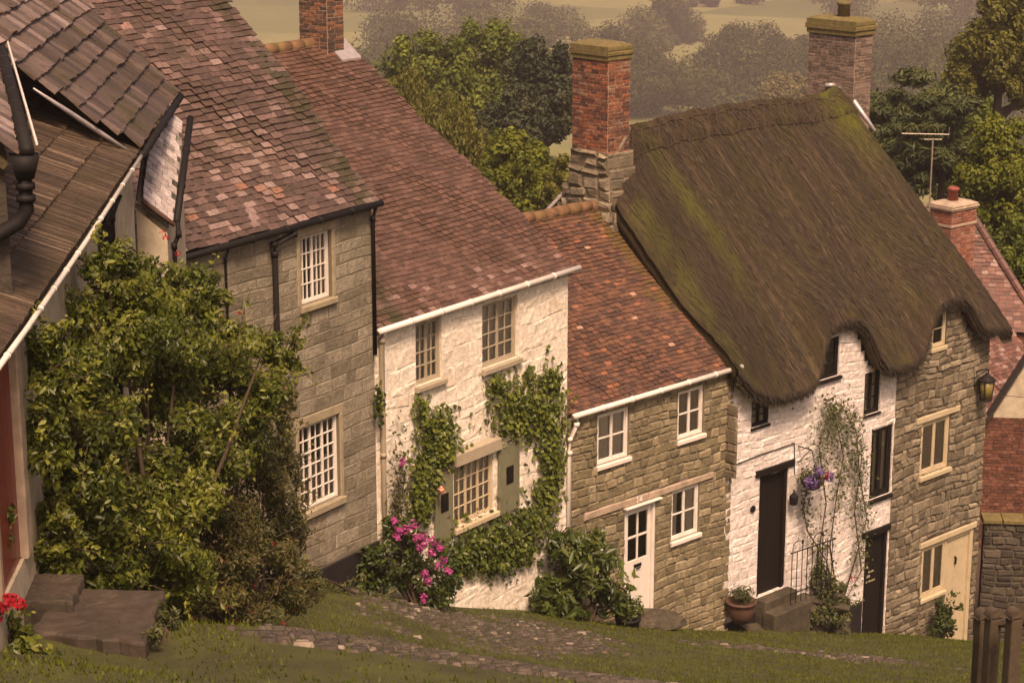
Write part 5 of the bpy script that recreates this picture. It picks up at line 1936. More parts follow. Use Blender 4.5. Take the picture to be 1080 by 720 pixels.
def slabs():
    lowl = 'wide worn paving slab below the steps at the left, bordering the grass'
    for name, lb, cat, pts, Y, th in (
            ('stone_step', 'dark stone doorstep block nearest the red door at left', 'step', [(-14, 635), (24, 592), (86, 604), (78, 634)], None, 0.17),
            ('paving_slab', lowl, 'slab', [(36, 646), (88, 622), (174, 622), (155, 679)], None, 0.12)):
        pass
    # block step
    def slab(name, lb, cat, quad, th):
        P = [at_dist(u, v, Y) for (u, v, Y) in quad]
        c = sum(P) / 4
        z = c[2]
        o = empty(name, (c[0], c[1], z - th), lb, cat)
        m = MB()
        q = []
        for (u, v, Y) in quad:
            r = ray(u, v)
            t = z / r[2]
            p = r * t - np.array([c[0], c[1], z - th])
            q.append((p[0], p[1]))
        ol = []
        K = 9
        for e in range(4):
            (ax, ay), (bx, by) = q[e], q[(e + 1) % 4]
            for t in range(K):
                f = t / K
                jj = 0.0 if t == 0 else 0.012
                ol.append((ax + (bx - ax) * f + jj * nr.normal(), ay + (by - ay) * f + jj * nr.normal()))
        cx, cy = sum(a for a, _ in q) / 4, sum(a for _, a in q) / 4
        n_ = len(ol)
        lev = [(1.0, -0.25), (1.0, th - 0.03), (0.985, th - 0.008), (0.955, th), (0.7, th), (0.4, th)]
        vs, fs = [], []
        for f, zz in lev:
            for (a, bb) in ol:
                vs.append((cx + (a - cx) * f, cy + (bb - cy) * f, zz + (0.004 * nr.normal() if zz > 0 else 0)))
        for l_ in range(len(lev) - 1):
            for t in range(n_):
                t2 = (t + 1) % n_
                fs.append((l_ * n_ + t, l_ * n_ + t2, (l_ + 1) * n_ + t2, (l_ + 1) * n_ + t))
        fs.append(tuple((len(lev) - 1) * n_ + t for t in range(n_)))
        m.add(vs, fs)
        m.build('slab' if name != 'stone_step' else 'block', M['slab'], o)
    slab('stone_step', 'dark stone doorstep block between the red door and the bush', 'step', [(16, 634, 16.1), (77, 634, 16.1), (88, 605, 16.75), (22, 604, 16.75)], 0.12)
    slab('threshold_stone', 'worn threshold stone at the foot of the red door', 'step', [(-30, 634, 15.9), (12, 628, 16.0), (26, 592, 16.8), (-30, 590, 16.8)], 0.2)
    slab('paving_slab', 'wide worn paving slab under the steps, bordering the grass at lower left', 'slab', [(30, 664, 15.55), (153, 678, 15.4), (174, 622, 16.75), (70, 618, 16.8)], 0.16)


slabs()


def rock(name, lb, u, v, Y, r, mat='rock', cat='rock', grp=None, sink=0.3, seed=0):
    p = at_dist(u, v, Y)
    o = empty(name, p, lb, cat, grp)
    m = MB()
    n1, n2 = 10, 16
    rr = np.random.default_rng(seed)
    ph = rr.random(6) * 6
    vs, fs = [], []
    for i in range(n1 + 1):
        th = math.pi * i / n1
        for k in range(n2):
            w = 2 * math.pi * k / n2
            d = np.array([math.sin(th) * math.cos(w), math.sin(th) * math.sin(w), math.cos(th)])
            s = 1 + 0.2 * math.sin(3 * d[0] + ph[0]) + 0.14 * math.sin(4 * d[1] + ph[1]) + 0.1 * math.sin(6 * d[2] + 3 * d[0] + ph[2]) + 0.06 * rr.normal()
            vs.append(d * np.array(r) * s)
    for i in range(n1):
        for k in range(n2):
            k2 = (k + 1) % n2
            fs.append((i * n2 + k, i * n2 + k2, (i + 1) * n2 + k2, (i + 1) * n2 + k))
    m.add(vs, fs)
    b = m.build('boulder', M[mat], o, False)
    return o


rock('boulder', 'flat brown boulder beside the white door of the small stone cottage', 700, 655, 39.4, (0.5, 0.4, 0.2), 'rock', seed=1)
rock('boulder', 'low brown boulder in front of the white door, half sunk in grass', 672, 660, 38.9, (0.4, 0.3, 0.15), 'rock', seed=2)
rock('pale_boulder', 'small pale stone lying on the verge under the stone house', 350, 645, 30.8, (0.2, 0.14, 0.07), 'pale_rock', seed=3)
for i, (u, v, rx, rz, lb) in enumerate([
        (842, 668, 0.38, 0.26, 'mossy rockery stone lowest left beside the grass'),
        (862, 660, 0.42, 0.32, 'large rockery stone at the centre of the pile'),
        (884, 664, 0.36, 0.3, 'rockery stone at the right end of the pile by the black door'),
        (868, 636, 0.5, 0.22, 'long round-topped stone lying on top of the rockery'),
        (838, 632, 0.36, 0.16, 'dark flat rockery stone at the foot of the iron railing')]):
    rock('rockery_stone', lb, u, v, 43.3, (rx, 0.4, rz), 'rock', 'rock', 'rockery stones before the white cottage', seed=10 + i)


def path_slab():
    # dark path up to the black door
    o = H5.root('stone_path', 'dark stone path ramp leading to the black front door', 'path', None, 0.3, -0.2, -0.45)
    m = MB()
    m.hexa([(-0.1, -1.3, -1.0), (2.2, -1.5, -1.4), (2.2, 0.1, -1.2), (0, 0.1, -1.0), (-0.1, -1.3, -0.42), (2.2, -1.5, -0.9), (2.2, 0.12, -0.5), (0, 0.12, 0.0)])
    m.build('paving', M['rock'], o)


path_slab()


def railing():
    h = H5
    a = h.loc(833, 612, -0.7)
    b = h.loc(880, 612, -0.7)
    x0, x1 = a[0], b[0]
    z0 = h.loc(855, 622, -0.7)[1]
    zt = h.loc(833, 584, -0.7)[1]
    o = h.root('iron_railing', 'black wrought iron railing with hooped tops in front of the whitewashed wall', 'railing', None, x0, -0.7, z0)
    W, H = x1 - x0, zt - z0
    m = MB()
    m.tube([(0, 0, H), (W, 0, H - 0.05)], 0.016, 8)
    m.build('rail', M['black'], o)
    m = MB()
    m.tube([(0, 0, 0.1), (W, 0, 0.06)], 0.014, 8)
    m.build('rail', M['black'], o)
    m = MB()
    n = 9
    for i in range(n):
        x = W * (i + 0.3) / n
        m.tube([(x, 0, -0.15), (x, 0, H + (0.14 if i % 4 == 2 else 0.0))], 0.011, 6)
        if i % 4 == 2:
            m.lathe((x, 0, H + 0.12), [(0.008, 0), (0.03, 0.03), (0.022, 0.06), (0.004, 0.12)], 8)
    for i in (0.3, 4.3):
        xa = W * i / n + 0.02
        xb = xa + W * 1.9 / n
        pts = [(xa, 0, H)] + [((xa + xb) / 2 + (xb - xa) / 2 * math.cos(t), 0, H + 0.12 + 0.11 * math.sin(t)) for t in np.linspace(math.pi, 0, 9)] + [(xb, 0, H)]
        m.tube(pts, 0.011, 6)
    m.build('bars', M['black'], o)


railing()


# ================================================================== plants
def world_to(o_loc, P):
    return P - np.array(o_loc)


def shrub(name, lb, cat, blobs, mat, n, leaf, aspect=0.5, dark=0.0, group=None, stems=6, droop=0.3, flowers=None, berries=None, bright_top=0.35, base=None, sprigs=12):
    """blobs: (u, v, ru, rv, Y) sight-line ellipses at distance Y"""
    C = [(at_dist(u, v, Y), ru * Y / F, rv * Y / F) for (u, v, ru, rv, Y) in blobs]
    cx = np.mean([c[0][0] for c in C]); cy = np.mean([c[0][1] for c in C])
    gz = h1d(cx, cy)
    if base is not None: cx, cy, gz = base
    o = empty(name, (cx, cy, gz), lb, cat, group)
    loc = np.array([cx, cy, gz])
    vol = sum(a * a * b for _, a, b in C)
    P, D, T = [], [], []
    for c, a, b in C:
        k = int(n * (a * b) / sum(x[1] * x[2] for x in C))
        # sub-clumps give an uneven outline
        nsub = 16
        for s_ in range(nsub):
            d = unit(nr.normal(size=3))
            rad = 0.35 + 0.5 * nr.random()
            cc = c + d * np.array([a, a * 0.8, b]) * rad
            sr = 0.24 + 0.2 * nr.random()
            p, dd = blob_points(cc, (a * sr, a * sr, b * sr * 0.9), max(4, k // nsub), 0.3)
            P.append(p); D.append(dd + np.array([0.25, -0.5, 0.6]))
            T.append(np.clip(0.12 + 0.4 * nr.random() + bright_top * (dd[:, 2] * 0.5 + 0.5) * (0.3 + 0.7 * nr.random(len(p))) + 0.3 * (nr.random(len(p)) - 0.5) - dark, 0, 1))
    m = MB()
    for q in range(sprigs):
        c, a, b = C[q % len(C)]
        d = unit(nr.normal(size=3) + np.array([0.35, -0.5, 0.55]))
        p0 = c + d * np.array([a, a * 0.8, b]) * 0.7
        dr_ = unit(d + np.array([0, 0, 0.5]) + 0.35 * nr.normal(size=3))
        L = (0.25 + 0.35 * nr.random()) * min(1.0, 2.2 * a)
        k = int(14 + 14 * nr.random())
        f = np.linspace(0.2, 1, k)[:, None]
        pp = p0 + dr_ * L * f + np.array([0, 0, -0.25 * L]) * f ** 2 + nr.normal(size=(k, 3)) * leaf * 0.45
        P.append(pp); D.append(np.tile(np.array([0.2, -0.6, 0.8]), (k, 1)))
        T.append(np.clip(0.35 + 0.5 * nr.random() + 0.2 * nr.normal(size=k) - dark, 0, 1))
        m.tube([p0 - loc - dr_ * 0.15, p0 - loc + dr_ * L * 0.5 + (0, 0, -0.06 * L), p0 - loc + dr_ * L + (0, 0, -0.25 * L)], [0.006, 0.005, 0.002], 5)
    P, D, T = np.concatenate(P) - loc, np.concatenate(D), np.concatenate(T)
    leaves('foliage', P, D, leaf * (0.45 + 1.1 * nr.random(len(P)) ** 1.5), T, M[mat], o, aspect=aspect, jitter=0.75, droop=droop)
    for k in range(stems):
        c, a, b = C[k % len(C)]
        q = c - loc + nr.normal(size=3) * np.array([a, a, b]) * 0.35
        m.tube([(nr.normal() * 0.12, nr.normal() * 0.12, -0.15), q * np.array([0.5, 0.5, 0.55]) + nr.normal(size=3) * 0.05, q], [0.03, 0.02, 0.006], 6)
    m.build('stems', M['stem'], o)
    if flowers:
        mat_f, count, size, spots, per = flowers
        P, D = [], []
        if spots is None:
            for i in range(count):
                c, a, b = C[nr.integers(len(C))]
                d = unit(nr.normal(size=3) + np.array([0.3, -0.9, 0.4]))
                P.append(c + d * np.array([a, a, b]) * (0.85 + 0.25 * nr.random()))
        else:
            for (u, v, Y) in spots: P.append(at_dist(u, v, Y))
        for fp in P:
            pts, dd = blob_points(fp - loc, (size,) * 3, per, 0.5)
            leaves('flower', pts, dd + np.array([0, -0.3, 0.3]), size * 0.75 * (0.7 + 0.6 * nr.random(per)), nr.random(per), M[mat_f], o, aspect=0.8, jitter=0.4)
    return o


shrub('bush', 'big leafy light green shrub overgrowing the near cottage wall at left', 'shrub',
      [(120, 350, 80, 75, 19.3), (80, 425, 62, 90, 17.6), (180, 395, 95, 85, 21), (250, 420, 62, 70, 22.5), (85, 520, 66, 85, 17.6), (170, 520, 85, 80, 20),
       (120, 285, 42, 42, 19.6), (190, 320, 60, 48, 21.2), (240, 365, 62, 42, 22.3), (52, 385, 34, 55, 16.6), (150, 580, 75, 45, 19.5), (55, 560, 40, 52, 16.9), (295, 370, 32, 28, 23.2), (150, 315, 45, 40, 20), (100, 460, 60, 60, 18), (110, 600, 60, 34, 18), (180, 605, 60, 40, 19.6), (60, 590, 36, 24, 17), (130, 540, 60, 60, 18.6), (210, 470, 70, 60, 21.4), (50, 470, 30, 60, 16.6)],
      'leaf_bush', 80000, 0.064, 0.5, 0.0, None, 14, 0.5, ('petal_red', 5, 0.035, [(175, 250, 21.8), (188, 268, 22), (255, 330, 22.4), (232, 335, 22.4), (172, 246, 21.8)], 14), sprigs=130)
shrub('fuchsia', 'fine leaved brownish green fuchsia shrub with small red flowers against the stone house', 'shrub',
      [(265, 480, 50, 75, 23.6), (298, 520, 28, 90, 24.6), (240, 570, 70, 75, 22.4), (285, 610, 48, 45, 24), (205, 625, 62, 38, 21.6), (295, 420, 26, 45, 24.5), (300, 575, 36, 60, 25), (200, 640, 50, 26, 21.2), (262, 642, 50, 24, 22.6), (312, 632, 26, 26, 24.2), (160, 615, 50, 30, 20.3), (230, 600, 50, 40, 22), (270, 560, 50, 50, 23.2)],
      'leaf_fuchsia', 42000, 0.055, 0.45, 0.0, None, 14, 0.8, ('petal_red', 26, 0.022, None, 8), sprigs=90)
shrub('hydrangea', 'bushy plant with magenta flower heads below the cream cottage window', 'plant',
      [(400, 595, 26, 35, 33.0), (435, 590, 30, 40, 33.4), (470, 600, 24, 42, 34), (455, 625, 35, 24, 33.6), (415, 560, 20, 22, 33.3)],
      'leaf_laurel', 4200, 0.10, 0.55, 0.08, None, 10, 0.2,
      ('petal_pink', 12, 0.075, [(440, 568, 32.9), (448, 572, 32.9), (456, 571, 33), (464, 577, 33.1), (428, 558, 33), (436, 554, 33.2), (455, 583, 33), (448, 604, 32.9), (462, 597, 33), (451, 612, 33), (418, 566, 32.8), (468, 590, 33.3), (443, 578, 32.9), (416, 549, 33), (420, 560, 32.8), (447, 630, 32.9), (473, 602, 33.2), (446, 566, 32.9)], 34))
shrub('laurel', 'round glossy green laurel bush beside the white cottage door', 'shrub',
      [(600, 590, 34, 38, 37.2), (620, 610, 42, 40, 37.4), (580, 625, 26, 30, 36.9), (640, 630, 26, 22, 37.8), (595, 640, 35, 18, 37.0), (625, 580, 22, 24, 37.6)],
      'leaf_laurel', 3400, 0.20, 0.34, -0.05, None, 10, -0.6)
shrub('potted_shrub', 'dark little shrub in front of the cream boarded door', 'plant',
      [(995, 645, 14, 24, 46.3), (990, 662, 15, 14, 46.2), (1000, 660, 14, 14, 46.4)], 'leaf_laurel', 900, 0.11, 0.5, 0.2, None, 5)
shrub('railing_plant', 'green leafy plant growing behind the hooped iron railing', 'plant',
      [(855, 600, 20, 22, 43.6), (868, 615, 16, 18, 43.4), (880, 628, 18, 20, 43.1), (893, 640, 12, 16, 43.2), (870, 648, 20, 12, 42.8), (850, 655, 14, 9, 42.8), (886, 660, 14, 12, 42.8)], 'leaf_rose', 2600, 0.085, 0.5, 0.05, None, 6,
      flowers=('petal_red', 3, 0.05, [(898, 612, 43.2), (900, 610, 43.2)], 10))
shrub('verge_plant', 'low ragged greenery at the foot of the stone house plinth', 'plant',
      [(350, 625, 30, 14, 31.5), (385, 630, 22, 12, 32), (330, 610, 16, 18, 30.5), (405, 635, 16, 9, 32.3)], 'leaf_rose', 1800, 0.09, 0.35, 0.0, None, 6, -0.8)
shrub('red_geranium', 'red flowering plant in the lower left corner beside the steps', 'plant',
      [(14, 690, 30, 32, 15.3), (45, 712, 24, 22, 15.2), (0, 660, 24, 24, 15.5)], 'leaf_bush', 1500, 0.075, 0.6, 0.1, None, 6, 0.2,
      ('petal_red', 5, 0.055, [(4, 633, 15.1), (20, 636, 15.1), (-4, 650, 15.1), (12, 632, 15.2), (0, 640, 15.1)], 40))
shrub('verge_plant', 'tuft of weeds growing against the right edge of the paving slab', 'plant',
      [(172, 652, 12, 22, 16.2), (182, 662, 14, 14, 16.4), (163, 672, 10, 10, 15.6)], 'leaf_rose', 520, 0.055, 0.35, 0.0, None, 4, -0.8, sprigs=8)
shrub('doorway_climber', 'wispy climbing plant at the left edge on the red door frame', 'plant',
      [(4, 570, 8, 30, 15.9), (3, 545, 6, 16, 15.9), (30, 375, 14, 30, 17.0), (25, 345, 10, 16, 17)], 'leaf_bush', 420, 0.07, 0.5, 0.1, None, 4)


def potted():
    p = at_dist(781, 655, 41.4)
    o = empty('plant_pot', p, 'round terracotta pot with grassy plant beside the black front door', 'pot')
    m = MB()
    m.lathe((0, 0, 0), [(0.17, 0), (0.26, 0.15), (0.31, 0.32), (0.30, 0.42), (0.335, 0.43), (0.335, 0.48), (0.29, 0.48), (0.27, 0.42)], 20)
    m.build('pot', M['terracotta'], o, True)
    n = 380
    P, dd = blob_points((0, 0, 0.62), (0.28, 0.28, 0.2), n, 0.2)
    P[:, 2] = np.maximum(P[:, 2], 0.44)
    leaves('foliage', P, dd + np.array([0, 0, .6]), 0.12 * (0.6 + 0.7 * nr.random(n)), nr.random(n) * 0.7, M['leaf_rose'], o, aspect=0.25)
    # tub by the laurel
    p = at_dist(662, 668, 38.4)
    o = empty('plant_tub', p, 'dark tub of green leaves beside the laurel and the white door', 'pot')
    m = MB()
    m.lathe((0, 0, 0), [(0.2, 0), (0.24, 0.3), (0.26, 0.3), (0.26, 0.36), (0.22, 0.36)], 16)
    m.build('pot', M['plinth'], o, True)
    P, dd = blob_points((0, 0, 0.55), (0.33, 0.33, 0.25), 420, 0.2)
    P[:, 2] = np.maximum(P[:, 2], 0.34)
    leaves('foliage', P, dd + np.array([0.2, -.4, .6]), 0.13 * (0.6 + 0.7 * nr.random(420)), 0.2 + nr.random(420) * 0.7, M['leaf_laurel'], o, aspect=0.4)


potted()


def ivy():
    h = H3
    patches = [
        ('ivy', 'upright clump of ivy left of the sage shuttered window', [(455, 452, 22, 26), (462, 475, 22, 22), (445, 500, 18, 28), (440, 530, 16, 25), (440, 430, 6, 12)], 1500, 0.16),
        ('ivy', 'bright ivy climbing up the right end of the cream wall below the upper window', [(548, 425, 32, 26), (575, 440, 20, 45), (522, 405, 12, 10), (578, 400, 10, 16), (556, 396, 4, 9), (540, 450, 22, 16), (580, 490, 13, 34), (572, 525, 14, 26)], 2600, 0.14),
        ('ivy', 'dark ivy mat hanging along the wall below the shuttered window', [(500, 575, 30, 24), (530, 570, 30, 28), (555, 550, 22, 22), (480, 590, 18, 18), (515, 595, 26, 14), (545, 580, 20, 16)], 2400, 0.18),
    ]
    for nm, lb, els, n, off in patches:
        x, z = h.loc(els[0][0], els[0][1])
        o = h.root(nm, lb, 'ivy', 'ivy on the cream cottage', x, 0, z)
        P, T = [], []
        A = sum(a * b for _, _, a, b in els)
        for (u, v, ru, rv) in els:
            k = int(n * ru * rv / A)
            q = nr.normal(size=(k, 2)) * 0.52
            for (a, b) in q:
                xx, zz = h.loc(u + a * ru, v + b * rv)
                dep = off * (0.25 + 0.75 * nr.random()) * max(0.2, 1 - 0.5 * (a * a + b * b))
                P.append((xx - x, -0.02 - dep, zz - z))
                T.append(0.15 + 0.55 * nr.random() + 0.2 * dep / off)
        P = np.array(P)
        T = np.array(T) * (0.8 if 'dark' in lb else 1.0)
        leaves('foliage', P, np.tile(np.array([[0, -1.0, 0.55]]), (len(P), 1)), 0.10 * (0.4 + 1.0 * nr.random(len(P))), T, M['leaf_ivy'], o, aspect=0.85, jitter=0.45, droop=0.8)
        m = MB()
        for k in range(7):
            e = els[k % len(els)]
            a = h.loc(e[0], e[1] + e[3])
            b = h.loc(e[0] + nr.normal() * 4, e[1] - e[3] * 0.8)
            m.tube([(a[0] - x, -0.02, a[1] - z), ((a[0] + b[0]) / 2 - x + 0.06 * nr.normal(), -0.03, (a[1] + b[1]) / 2 - z), (b[0] - x, -0.03, b[1] - z)], [0.014, 0.012, 0.005], 5)
        m.build('stems', M['stem'], o)
    # small tuft of ivy on the corner of the stone house
    x, z = H2.loc(392, 425)
    o = H2.root('ivy', 'small tuft of ivy by the drainpipe at the corner of the stone house', 'ivy', None, -0.05, -0.05, z)
    n = 110
    P = np.stack([nr.normal(size=n) * 0.06, -0.04 - 0.08 * nr.random(n), nr.normal(size=n) * 0.17], 1)
    leaves('foliage', P, np.tile(np.array([[0, -1.0, 0.5]]), (n, 1)), 0.09 * (0.6 + 0.7 * nr.random(n)), nr.random(n) * 0.8, M['leaf_ivy'], o, aspect=0.85, jitter=0.5)
    # roses by the cream pipe
    x, z = H3.loc(412, 510)
    o = H3.root('climbing_rose', 'thin climbing rose with pinkish buds beside the cream drainpipe', 'climber', None, x, -0.1, z)
    n = 420
    P = np.stack([nr.normal(size=n) * 0.12, -0.12 * nr.random(n), -0.3 + nr.normal(size=n) * 0.55], 1)
    leaves('foliage', P, np.tile(np.array([[0, -1.0, 0.5]]), (n, 1)), 0.08 * (0.6 + 0.7 * nr.random(n)), nr.random(n) * 0.8, M['leaf_fuchsia'], o, aspect=0.5, jitter=0.6)
    m = MB()
    for k in range(3):
        m.tube([(0.05 * k, -0.03, -1.6), (0.04 * nr.normal(), -0.05, -0.6), (0.08 * nr.normal(), -0.06, 0.5)], [0.014, 0.01, 0.004], 5)
    m.build('stems', M['stem'], o)
    n = 40
    P = np.stack([nr.normal(size=n) * 0.045, -0.14 - 0.04 * nr.random(n), 0.45 + nr.normal(size=n) * 0.04], 1)
    leaves('flower', P, np.tile(np.array([[0, -1.0, 0.5]]), (n, 1)), 0.05, nr.random(n), M['petal_pink'], o, aspect=0.7)
    x, z = H3.loc(454, 514)
    o = H3.root('rose_bloom', 'single peach rose bloom against the dark ivy', 'flower', None, x, -0.25, z)
    P, dd = blob_points((0, 0, 0), (0.06, 0.06, 0.06), 50, 0.4)
    leaves('petals', P, dd, 0.06, nr.random(50), M['petal_peach'], o, aspect=0.9, jitter=0.3)


ivy()


def wall_rose():
    h = H5
    x, z = h.loc(878, 660, -0.1)
    o = h.root('climbing_rose', 'tall sparse climbing rose trained up the whitewashed wall', 'climber', None, x, -0.1, z)
    tr = [[(880, 640), (868, 590), (850, 560), (846, 535), (850, 500)], [(882, 640), (872, 575), (880, 520), (886, 480), (880, 440), (868, 420)],
          [(884, 640), (898, 590), (912, 545), (905, 500), (900, 455), (885, 425)], [(880, 630), (862, 585), (868, 530), (862, 470), (875, 430)], [(886, 640), (905, 600), (900, 540), (908, 480)]]
    m = MB()
    P, D = [], []
    for t in tr:
        pts = []
        for (u, v) in t:
            xx, zz = h.loc(u, v, -0.1)
            pts.append(np.array([xx - x, -0.02 - 0.08 * nr.random(), zz - z]))
        m.tube(pts, [0.022 * (1 - 0.7 * i / len(pts)) for i in range(len(pts))], 6)
        for i in range(len(pts) - 1):
            k = int(26 * (1 + i * 0.9))
            for _ in range(k):
                f = nr.random()
                P.append(pts[i] * (1 - f) + pts[i + 1] * f + nr.normal(size=3) * np.array([0.13, 0.03, 0.12]) - np.array([0, 0.05, 0]))
    for (u, v, ru, rv, k) in ((880, 440, 22, 22, 240), (868, 475, 18, 30, 170), (898, 470, 16, 30, 150), (885, 520, 18, 22, 90), (905, 560, 8, 40, 110), (900, 500, 10, 30, 80)):
        for _ in range(k):
            a, b = nr.normal(size=2) * 0.6
            xx, zz = h.loc(u + a * ru, v + b * rv, -0.1)
            P.append(np.array([xx - x, -0.22 * nr.random(), zz - z]))
    m.build('stems', M['stem'], o)
    P = np.array(P)
    leaves('foliage', P, np.tile(np.array([[0.1, -0.8, 0.6]]), (len(P), 1)), 0.085 * (0.6 + 0.8 * nr.random(len(P))), 0.1 + 0.8 * nr.random(len(P)), M['leaf_rose'], o, aspect=0.5, jitter=0.6, droop=0.4)
    # hanging basket
    x, z = h.loc(858, 504, -0.45)
    o = h.root('hanging_basket', 'hanging basket of violet and red flowers beside the black front door', 'basket', None, x, -0.42, z)
    m = MB()
    m.lathe((0, 0, -0.28), [(0.05, 0), (0.16, 0.06), (0.24, 0.16), (0.27, 0.26), (0.25, 0.26)], 14)
    m.build('basket', M['soil'], o, True)
    m = MB()
    for k in range(3):
        w = k * 2.1
        m.tube([(0.25 * math.cos(w), 0.25 * math.sin(w), -0.02), (0, 0, 0.5)], 0.006, 5)
    m.tube([(-0.0, 0.42, 0.62), (0, 0.05, 0.62), (0, 0, 0.5)], 0.014, 6)
    m.tube([(-0.0, 0.40, 0.25), (0, 0.1, 0.60)], 0.010, 6)
    m.build('bracket', M['black'], o)
    n = 300
    P, dd = blob_points((0, 0, 0.02), (0.42, 0.3, 0.22), n, 0.3)
    leaves('foliage', P, dd + np.array([0, -.4, .4]), 0.09 * (0.6 + 0.7 * nr.random(n)), nr.random(n) * 0.8, M['leaf_rose'], o, aspect=0.5)
    for (cx, cz, mt, k, rr) in ((-0.27, 0.0, 'petal_purple', 130, 0.17), (-0.05, 0.18, 'petal_purple', 60, 0.13), (0.18, 0.03, 'petal_red', 12, 0.09), (0.33, -0.02, 'petal_purple', 50, 0.13)):
        P, dd = blob_points((cx, -0.2, cz), (rr, rr, rr), k, 0.3)
        leaves('flowers', P, dd + np.array([0, -.5, .2]), 0.07 * (0.7 + 0.6 * nr.random(k)), nr.random(k), M[mt], o, aspect=0.8)
    # little iron door lamp beside the door
    x, z = h.loc(838, 527, -0.2)
    o = h.root('wall_lamp', 'small dark iron lamp on the white wall right of the black door', 'lamp', None, x, -0.18, z)
    m = MB()
    m.lathe((0, 0, -0.12), [(0.05, 0), (0.085, 0.02), (0.10, 0.2), (0.03, 0.28)], 8)
    m.build('lamp_body', M['black'], o)
    m = MB()
    m.tube([(0.0, 0, 0.14), (0.05, 0.05, 0.2), (0.15, 0.1, 0.12), (0.2, 0.18, 0.05)], 0.014, 6)
    m.build('bracket', M['black'], o)


wall_rose()


# grass
def grass():
    n = 330000
    X = -6.2 + nr.random(n) * 19.5
    Y = 11 + nr.random(n) * 40
    # keep in front of the houses
    fx = np.array([-7, -4.5, -2.3, 1.05, 4.6, 9.0, 11.9, 14])
    fy = np.array([14, 29.8, 33.4, 38.1, 41.6, 45.8, 48.6, 49.2])
    yl = np.interp(X, fx, fy)
    ok = (Y < yl + 0.0) & ((X > -3.95 - 0.0577 * (Y - 15.8)) | (Y < 14))
    mk = cobble_mask(X, Y)
    ok &= mk < (0.44 + 0.55 * nr.random(n) ** 2)
    # visible strip only: nearer ground lies under the view
    X, Y = X[ok], Y[ok]
    dens = 0.5 + 0.5 * vnoise(X, Y, 0.9, 7)
    keep = nr.random(len(X)) < 0.45 + 0.55 * dens
    X, Y, dens = X[keep], Y[keep], dens[keep]
    Z = hgt(X, Y)
    n = len(X)
    P = np.stack([X, Y, Z - 0.01], 1)
    h = (0.025 + 0.06 * nr.random((n, 1)) ** 1.8)
    d = unit(np.stack([nr.normal(size=n) * 0.45, nr.normal(size=n) * 0.45, np.ones(n)], 1))
    a = nr.random(n) * 6.283
    w = np.stack([np.cos(a), np.sin(a), np.zeros(n)], 1) * (0.006 + 0.009 * nr.random((n, 1)))
    tip = P + d * h
    V = np.stack([P - w, P + w, tip], 1).reshape(-1, 3)
    Fq = np.arange(n * 3).reshape(-1, 3)
    tt = np.zeros((n, 3))
    tt[:, 0] = np.clip(0.25 + 0.35 * dens + 0.4 * (nr.random(n) - 0.5), 0, 1)
    tt[:, 1] = nr.random(n)
    o = np_mesh('grass', V, Fq, np.repeat(tt, 3, 0), M['grass'])
    tag(o, 'short green grass growing over the cobbles and verge', 'grass', None, 'stuff')


grass()

# ================================================================== trees behind
tree('broadleaf_tree', 'tall yellow green broadleaf tree highest at left behind the brown tiled roof', 452, 24, 62, 130, 'tree_green', n=22000, leaf=0.30, vb=190)
tree('broadleaf_tree', 'green rounded tree in the middle of the clump behind the roofs', 515, 16, 58, 136, 'tree_green', n=20000, leaf=0.30, vb=190, dark=0.06)
tree('evergreen_tree', 'dark evergreen tree immediately left of the red brick chimney', 572, 34, 52, 122, 'tree_dark', n=18000, leaf=0.28, vb=210)
tree('evergreen_tree', 'shadowy dark tree low in the clump, below the lighter crowns', 540, 92, 52, 112, 'tree_dark', n=16000, leaf=0.28, vb=230, dark=-0.05)
tree('weeping_tree', 'pale yellow weeping tree just above the brown tiled roof', 440, 70, 50, 105, 'tree_olive', kind='weep', n=34000, leaf=0.24, vb=230)
tree('weeping_tree', 'lower drooping olive tree touching the brown roof edge', 482, 105, 42, 98, 'tree_olive', kind='weep', n=26000, leaf=0.24, vb=250, dark=0.05)
tree('broadleaf_tree', 'yellow green bushy tree low between the roof and the stone gable', 545, 136, 56, 84, 'tree_yellow', n=20000, leaf=0.19, vb=270)
tree('broadleaf_tree', 'small olive tree low beside the stone gable', 598, 160, 30, 78, 'tree_olive', n=9000, leaf=0.19, vb=270)
tree('pine_tree', 'dark pine with spreading tiers right of the mossy thatch chimney', 955, 58, 62, 86, 'tree_pine', kind='pine', n=30000, leaf=0.34, vb=250, nb=90)
tree('pine_tree', 'second dark pine behind the television aerial', 1000, 78, 58, 80, 'tree_pine', kind='pine', n=28000, leaf=0.33, vb=280, nb=90, dark=0.03)
tree('pine_tree', 'dark green pine crown peeping over the thatch beside its mossy chimney', 865, 82, 26, 90, 'tree_pine', kind='pine', n=2500, leaf=0.34, vb=200)
tree('broadleaf_tree', 'golden green tree at the right edge above the small brick chimney', 1062, 92, 52, 70, 'tree_yellow', n=30000, leaf=0.16, vb=330)
tree('broadleaf_tree', 'tall olive tree filling the top right corner', 1062, -40, 62, 98, 'tree_olive', n=32000, leaf=0.22, vb=200)
tree('broadleaf_tree', 'green tree low at right edge behind the red tiled roof', 1090, 220, 48, 64, 'tree_green', n=20000, leaf=0.15, vb=370, dark=0.05)

tree('broadleaf_tree', 'dark green tree filling the gap between the pines and the golden tree', 1022, 40, 46, 108, 'tree_green', n=18000, leaf=0.24, vb=260, dark=0.12)
tree('broadleaf_tree', 'shaded green tree low behind the small brick chimney', 1030, 150, 44, 88, 'tree_green', n=16000, leaf=0.2, vb=330, dark=0.15)

